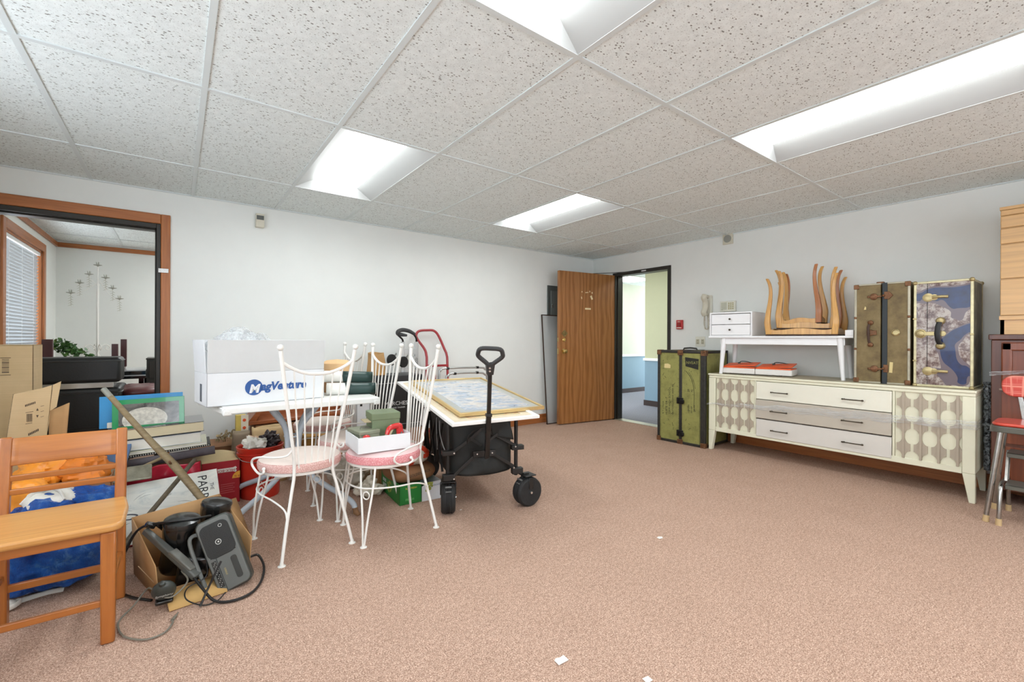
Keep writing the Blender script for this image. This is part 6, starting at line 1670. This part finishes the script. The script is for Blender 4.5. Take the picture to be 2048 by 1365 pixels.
speaker_pod((.515, -1.97, .052), (.14, .08, 0), 'glossy black rounded desk speaker at the left of the open box', 1.18)
speaker_pod((.640, -1.85, .078), (.05, .16, 0), 'glossy black rounded desk speaker at the back right of the open box', 1.1)
def rpoly(w, h, r, n=6, skew=0):
    o = []
    for cx, cy, a0 in ((w/2-r, h/2-r, 0), (-w/2+r, h/2-r, 90), (-w/2+r, -h/2+r, 180), (w/2-r, -h/2+r, 270)):
        for i in range(n+1):
            a = math.radians(a0+90*i/n); o.append((cx+r*math.cos(a)+skew*(cy+r*math.sin(a)), cy+r*math.sin(a)))
    return o
def boombox():
    # local x = width, z = height, -y = front ; standing on one end and leaning back on the box
    t = thing('radio_player', 'dark grey radio cassette player standing on its end against the open box', 'radio', (.725, -2.225, .006), rot=(-.30, -.36, -.16))
    Wd, Hh, T = .138, .325, .075
    p = [(x, z+Hh/2) for x, z in rpoly(Wd, Hh, .028)]
    MB().prism(p, 0, T, 'xz').build('housing', DKG, t, bevel=.012, seg=4)
    p = [(x, z+Hh/2) for x, z in rpoly(Wd-.010, Hh-.012, .024)]
    MB().prism(p, -.007, .002, 'xz').build('front_panel', MDG, t, bevel=.004, label='lighter grey front panel')
    p = [(x+.0, z+Hh*.70) for x, z in rpoly(.112, .148, .028)]
    MB().prism(p, -.0105, -.005, 'xz').build('speaker_grille', MESHB, t, bevel=.002, label='black speaker grille')
    m = MB(); m.lathe([(.012, -.0125), (.009, -.0125)], (0, 0, Hh*.665), 24, 'y', cap=False); m.lathe([(.0075, -.0125), (.0055, -.0125)], (.026, 0, Hh*.86), 20, 'y', cap=False); m.lathe([(.004, -.0115), (.003, -.013)], (0, 0, Hh*.665), 12, 'y'); m.build('badge_ring', plain('pale_print', rgb(190, 190, 184), .4), t, fix=False)
    MB().prism([(x+.030, z+.085) for x, z in rpoly(.024, .10, .010)], -.0095, -.005, 'xz').build('display', plain('display_black', rgb(18, 20, 18), .1, coat=.8), t, bevel=.001)
    MB().bx(-.052, -.034, -.009, -.005, .03, .145).build('button_strip', GLB, t, bevel=.001)
    random.seed(6); m = MB()
    for k in range(18): m.box((-.047+(k % 3)*.004, -.0098, .036+k*.006), (.003, .001, .0022))
    m.build('button_marks', plain('pale_print', rgb(190, 190, 184), .4), t)
    MB().bx(-.031, -.029, -.0085, -.004, .012, .16).build('seam', GLB, t); MB().bx(-.05, .05, -.0085, -.004, .158, .1605).build('seam', GLB, t)
    text('lettering', 'STEREO', .009, plain('gold_print', rgb(190, 170, 110), .4), t, (-.012, -.0088, .07), (PI/2, -PI/2, 0), depth=.0003)
    # folding carry handle
    m = MB(); m.tube([(-.055, .035, .27), (-.085, .03, .285), (-.105, .02, .26), (-.105, .005, .14), (-.098, -.005, .02), (-.10, -.005, .0)], .0085, 8, smooth=4, rb=.006); m.build('carry_handle', MDG, t, label='grey folding carry handle')
boombox()
def dock():
    t = thing('cassette_deck_bar', 'long grey plastic adapter bar with a black plug end resting on the box edge', 'adapter', (.40, -1.98, .255)); o = Vector((.40, -1.98, .255))
    e = Vector((.585, -2.17, .075))
    m = MB(); m.beam(Vector((0, 0, 0)), e-o, .022, .026, (0, 0, 1), .040, .026); m.build('bar', MDG, t, bevel=.005)
    a = (e-o)
    m = MB(); m.beam(a*.52+Vector((0, 0, .014)), a*.92+Vector((0, 0, .014)), .036, .018); m.build('raised_block', plain('greige_plastic', rgb(112, 112, 106), .35), t, bevel=.004)
    MB().box((.02, -.005, .020), (.038, .026, .022), (.2, .5, .2)).build('plug', GLB, t, bevel=.005)
    MB().box((.055, .015, .0), (.045, .022, .02), (.1, .9, .3)).build('plug', GLB, t, bevel=.005)
dock()
def mouse():
    t = thing('barcode_scanner', 'small dark egg shaped handheld device hanging at the front of the open box', 'device', (.475, -2.20, .04), rot=(.5, -.05, -.1))
    m = MB(); m.ball((0, 0, .04), .045, 24, 14, sc=(.92, .62, 1.05)); m.build('body', DKG, t)
    m = MB(); m.lathe([(.012, 0), (.010, .012), (.004, .016)], (0, -.004, .082), 16); m.build('cord_collar', DKG, t)
    m = MB(); m.beam((-.03, -.02, .004), (.03, -.02, .004), .03, .018); m.build('mouth', GLB, t, bevel=.006)
    text('lettering', 'Symphony', .014, plain('pale_print', rgb(190, 190, 184), .4), t, (-.026, -.030, .046), (1.45, 0, 0), depth=.0004, shear=.3)
mouse()
o = MB().bx(-.06, .06, -.1, .12, 0, .13).build('black_adapter_box', GLB, loc=(.58, -2.02, .01), rot=(0, .12, -.2), bevel=.012); tag(o, 'black plastic unit lying inside the open box under the speakers', 'device')
def cable(name, lab, pts, r, mat, plug=None):
    m = MB(); m.tube(pts, r, 8, smooth=8); o = m.build(name, mat); tag(o, lab, 'cable'); return o
CAB = plain('black_cable', rgb(28, 28, 28), .35); GCAB = plain('grey_cable', rgb(120, 116, 104), .4)
cable('power_cable', 'thick black cable looping left around the open box', [(.64, -2.0, .27), (.56, -2.04, .285), (.47, -2.03, .29), (.38, -1.93, .25), (.33, -1.90, .15), (.30, -1.88, .05), (.31, -1.95, .008), (.36, -2.05, .007), (.43, -2.13, .007)], .0055, CAB)
cable('power_cable', 'thick black cable running from the adapter under the radio and back up on the right', [(.56, -2.15, .09), (.60, -2.24, .05), (.64, -2.30, .012), (.70, -2.335, .008), (.77, -2.315, .008), (.82, -2.23, .008), (.845, -2.12, .02), (.83, -2.05, .05), (.79, -2.07, .06)], .0055, CAB)
cable('thin_cable', 'thin black cable crossing the cardboard flap', [(.62, -2.12, .12), (.615, -2.18, .07), (.55, -2.20, .05), (.545, -2.255, .03), (.60, -2.30, .008), (.65, -2.295, .008), (.68, -2.27, .02)], .0026, CAB)
cable('strap_cable', 'black cord hanging from the radio to the carpet tip', [(.665, -2.25, .15), (.64, -2.26, .10), (.615, -2.27, .05), (.59, -2.30, .006)], .0045, CAB)
cable('phone_cord', 'grey cord curving across the carpet towards the viewer', [(.53, -2.13, .10), (.55, -2.19, .075), (.50, -2.24, .05), (.455, -2.22, .06), (.42, -2.15, .07), (.375, -2.16, .02), (.34, -2.21, .006), (.335, -2.27, .006), (.36, -2.36, .006), (.42, -2.425, .006), (.475, -2.42, .006), (.50, -2.37, .006), (.50, -2.345, .006)], .0034, GCAB)
t = thing('cable_plug', 'small grey plug with a silver tip at the end of the grey cord', 'plug', (.50, -2.345, .006)); m = MB(); m.cyl((0, 0, 0), (.012, .03, 0), .006, .005); m.build('body', GCAB, t); MB().cyl((.012, .03, 0), (.018, .047, .0), .003).build('tip', RIV, t)

# ================================================================== side room seen through the doorway
LEA = plain('black_leather', rgb(20, 19, 18), .28, var=.15, vs=6, coat=.25, bump=.15, bs=140); PIPE = plain('leather_piping', rgb(46, 44, 42), .3)
def leather(name, lab, cat, x0, x1, y0, y1, zs, lines):
    t = thing(name, lab, cat, (x0, y0, zs[0]), 0)
    W, D = x1-x0, y1-y0
    MB().bx(0, W, 0, D, 0, zs[1]-zs[0]).build('cushion', LEA, t, bevel=.028, seg=4)
    for z in lines:
        m = MB(); z = z-zs[0]; m.tube([(.02, -.002, z), (W-.02, -.002, z), (W+.002, .02, z), (W+.002, D-.02, z)], .0045, 6); m.build('piping', PIPE, t)
    return t
leather('leather_ottoman', 'large black leather seat unit standing in the side room doorway, lower of the two', 'seat', -.52, .147, .32, .85, (0, .70), (.39, .66))
a = leather('leather_seat_back', 'black leather cushion block resting on the larger black leather unit', 'seat', -.56, .147, .30, .62, (.742, .945), (.915,))
MB().bx(.03, .66, .02, .28, -.042, .002).build('metal_plinth', plain('bright_steel', rgb(206, 206, 204), .2, .7), a, bevel=.004, label='bright metal strip beneath')
heap('burgundy_cushion', 'folded burgundy leather cushion right of the black leather unit', 'cushion', (.255, .62, .58), .14, .22, .115, plain('burgundy_leather', rgb(98, 46, 46), .4, var=.2, vs=8, coat=.2), 61, .02, 6, wr=.006)
t = thing('side_table', 'low dark wood table supporting the burgundy cushion', 'table', (.25, .66, 0)); MB().bx(-.09, .22, -.28, .2, .54, .58).build('tabletop', DKWOOD, t, bevel=.004)
for x in (-.07, .2):
    for y in (-.26, .18): MB().bx(x-.015, x+.015, y-.015, y+.015, 0, .54).build('leg', DKWOOD, t)
t = thing('lacquer_table', 'glossy black lacquer table with pale edges in the side room', 'table', (.10, 1.2, 0)); BL = plain('black_lacquer', rgb(16, 16, 18), .08, coat=.6); SIL = plain('silver_edge', rgb(200, 202, 204), .25, .6)
MB().bx(-.25, .165, 0, .55, .70, .775).build('tabletop', BL, t, bevel=.003); MB().bx(-.25, .165, -.004, .55, .775, .785).build('edge_trim', SIL, t); MB().bx(-.25, .165, -.004, .02, .728, .738).build('edge_trim', SIL, t)
for x in (-.22, .13):
    for y in (.03, .5): MB().bx(x-.02, x+.02, y-.02, y+.02, 0, .70).build('leg', BL, t)
t = thing('dark_cabinet', 'dark cabinet with a small silver knob at the right side of the doorway', 'cabinet', (.45, 1.35, 0)); MB().bx(-.18, .2, -.15, .2, 0, .885).build('body', plain('dark_oak_cabinet', rgb(44, 40, 34), .4), t, bevel=.003); MB().bx(-.185, .205, -.155, .205, .885, .90).build('top', plain('dark_oak_cabinet', rgb(44, 40, 34), .4), t, bevel=.003); MB().bx(-.16, .18, -.16, -.15, .70, .87).build('drawer', plain('dark_oak_cabinet', rgb(44, 40, 34), .4), t, bevel=.003); MB().ball((-.09, -.168, .79), .011).build('knob', RIV, t); MB().bx(-.16, .18, -.16, -.15, .06, .68).build('door', plain('dark_oak_cabinet', rgb(44, 40, 34), .4), t, bevel=.003)
t = thing('upturned_table', 'small dark red table upside down on the lacquer table, two square legs up', 'table', (.03, 1.38, .787)); RT = plain('oxblood_wood', rgb(70, 26, 26), .35, coat=.2)
MB().bx(-.16, .06, -.14, .20, 0, .02).build('tabletop', RT, t, bevel=.003)
for x, y, h in ((-.0, -.12, .255), (.045, .15, .30), (-.14, .15, .05), (-.14, -.12, .05)): MB().bx(x-.024, x+.024, y-.02, y+.02, .02, h).build('leg', RT, t, bevel=.003)
def candelabra():
    t = thing('floor_candelabra', 'tall white metal seven cup candelabra on a pole in the side room', 'candelabra', (-.253, 2.76, 0))
    m = MB(); m.cyl((0, 0, .02), (0, 0, 1.74), .012); m.cyl((0, 0, 1.74), (0, 0, 1.95), .008); m.lathe([(.014, 1.72), (.017, 1.735), (.014, 1.75)], (0, 0, 0), 14); m.build('pole', IRON, t)
    for k in range(4):
        a = k*PI/2+.4; c, s_ = math.cos(a), math.sin(a)
        m = MB(); m.tube([(c*.012, s_*.012, .93), (c*.03, s_*.03, .99), (c*.075, s_*.075, 1.02), (c*.115, s_*.115, .99), (c*.10, s_*.10, .955), (c*.075, s_*.075, .965), (c*.08, s_*.08, .985)], .005, 6, smooth=5); m.tube([(c*.012, s_*.012, .90), (c*.06, s_*.06, .80), (c*.13, s_*.13, .60), (c*.12, s_*.12, .30), (c*.2, s_*.2, .03), (c*.23, s_*.23, .01)], .006, 6, smooth=5); m.build('scroll', IRON, t)
    cups = [(0, 1.976), (-.076, 1.861), (-.158, 1.753), (-.233, 1.63), (.070, 1.832), (.134, 1.71), (.198, 1.586)]
    random.seed(7)
    for i, (x, z) in enumerate(cups):
        if i: m = MB(); m.tube([(0, 0, 1.70+.02*i), (x*.5, -.01, (z+1.74)/2-.03), (x, 0, z-.04)], .0028, 5, smooth=5); m.build('arm', IRON, t)
        g = MB(); g.lathe([(.002, -.022), (.012, -.012), (.040, -.004), (.041, 0), (.012, -.004), (.004, -.002)], (x, 0, z), 12)
        for k in range(5):
            a = k*2*PI/5; g.prism([(0, 0), (.008, .012), (.003, .036), (-.005, .018)], -.001, .001, 'xz') if False else g.beam((x+.012*math.cos(a), .012*math.sin(a), z), (x+.018*math.cos(a), .018*math.sin(a), z+.034), .012, .0015, (math.cos(a), math.sin(a), 0), .003, .0015)
        p = g.build('cup', plain('candle_cup_grey', rgb(160, 160, 148), .4, .2), t)
        if i:
            l = MB(); n = 0; zz = z-.03
            l.cyl((x, 0, z-.02), (x+.004, 0, z-.16), .0025, seg=6)
            for k in range(9):
                zk = z-.035-k*.014; s_ = 1 if k % 2 else -1
                l.beam((x, 0, zk), (x+s_*.024, -.006, zk-.012), .010, .002, (0, 1, 0), .002, .002)
            l.build('leaf_drop', plain('leaf_drop_grey', rgb(196, 196, 184), .4), p, label='white metal leaf spray')
candelabra()
def plant():
    t = thing('potted_plant', 'bushy green trailing houseplant in a dark pot in the far corner of the side room', 'plant', (-.50, 2.55, 0))
    MB().lathe([(.001, .70), (.055, .70), (.075, .86), (.082, .87), (.078, .875), (.068, .86), (.001, .85)], (0, 0, 0), 28).build('pot', plain('dark_pot', rgb(72, 68, 60), .5), t)
    m = MB(); random.seed(14)
    for k in range(230):
        a = random.uniform(0, 2*PI); r = random.random()**.6; x = r*math.cos(a)*.15; y = r*math.sin(a)*.10
        drop = 0
        if k % 2: x = random.uniform(-.10, .32); y = random.uniform(-.12, .02)
        z = 1.06-max(0, x)*.75-random.random()*.13+random.uniform(-.02, .03)
        if x < -.12: z -= .06
        c = Vector((x, y, z)); d = Vector((random.uniform(-1, 1), random.uniform(-1, .2), random.uniform(-.5, .9))).normalized()
        w = Vector((random.uniform(-1, 1), random.uniform(-1, 1), random.uniform(-.4, .4))); w = (w-d*w.dot(d)).normalized(); n = d.cross(w); s_ = random.uniform(.018, .033)
        pts = [c, c+d*s_*.35+w*s_*.62, c+d*s_*1.1+w*s_*.62, c+d*s_*1.9-n*s_*.3, c+d*s_*1.1-w*s_*.62, c+d*s_*.35-w*s_*.62]; mid = c+d*s_*.9-n*s_*.18
        vv = [m.v(p) for p in pts]; mv = m.v(mid)
        for i in range(6): m._f([vv[i], vv[(i+1) % 6], mv])
    lm = NT('leaf_green'); lm.color(lm.ramp(lm.noise(14, 4), [(.3, rgb(34, 66, 32)), (.55, rgb(70, 112, 54)), (.75, rgb(128, 156, 84))])); lm.set(Roughness=.35)
    m.build('foliage', lm.m, t, fix=False, label='green leaves')['kind'] = 'stuff'
    m = MB()
    for k in range(7):
        a = k; m.tube([(0, 0, .87), (.06*math.cos(a), .04*math.sin(a), .98), (.1*math.cos(a)+.04, .07*math.sin(a)-.03, .96)], .003, 5, smooth=4)
    m.build('stems', plain('stem_green', rgb(90, 120, 60), .5), t)
plant()
t = thing('plant_stand', 'dark wooden plant stand in the side room corner, hidden behind the leather seats', 'stand', (-.50, 2.55, 0)); MB().bx(-.12, .12, -.12, .12, .67, .699).build('top', DKWOOD, t, bevel=.004)
for x in (-.1, .1):
    for y in (-.1, .1): MB().bx(x-.012, x+.012, y-.012, y+.012, 0, .67).build('leg', DKWOOD, t)
t = thing('red_chair_back', 'dark red chair seen just above the tall cardboard box', 'chair', (-.44, 1.12, 0)); MB().bx(-.10, .10, -.2, .2, .42, .46).build('seat', RT, t, bevel=.004); MB().bx(-.035, .04, .17, .2, .46, 1.085).build('backrest', RT, t, bevel=.006)
for x in (-.08, .08):
    for y in (-.18, .18): MB().bx(x-.015, x+.015, y-.015, y+.015, 0, .42).build('leg', RT, t)
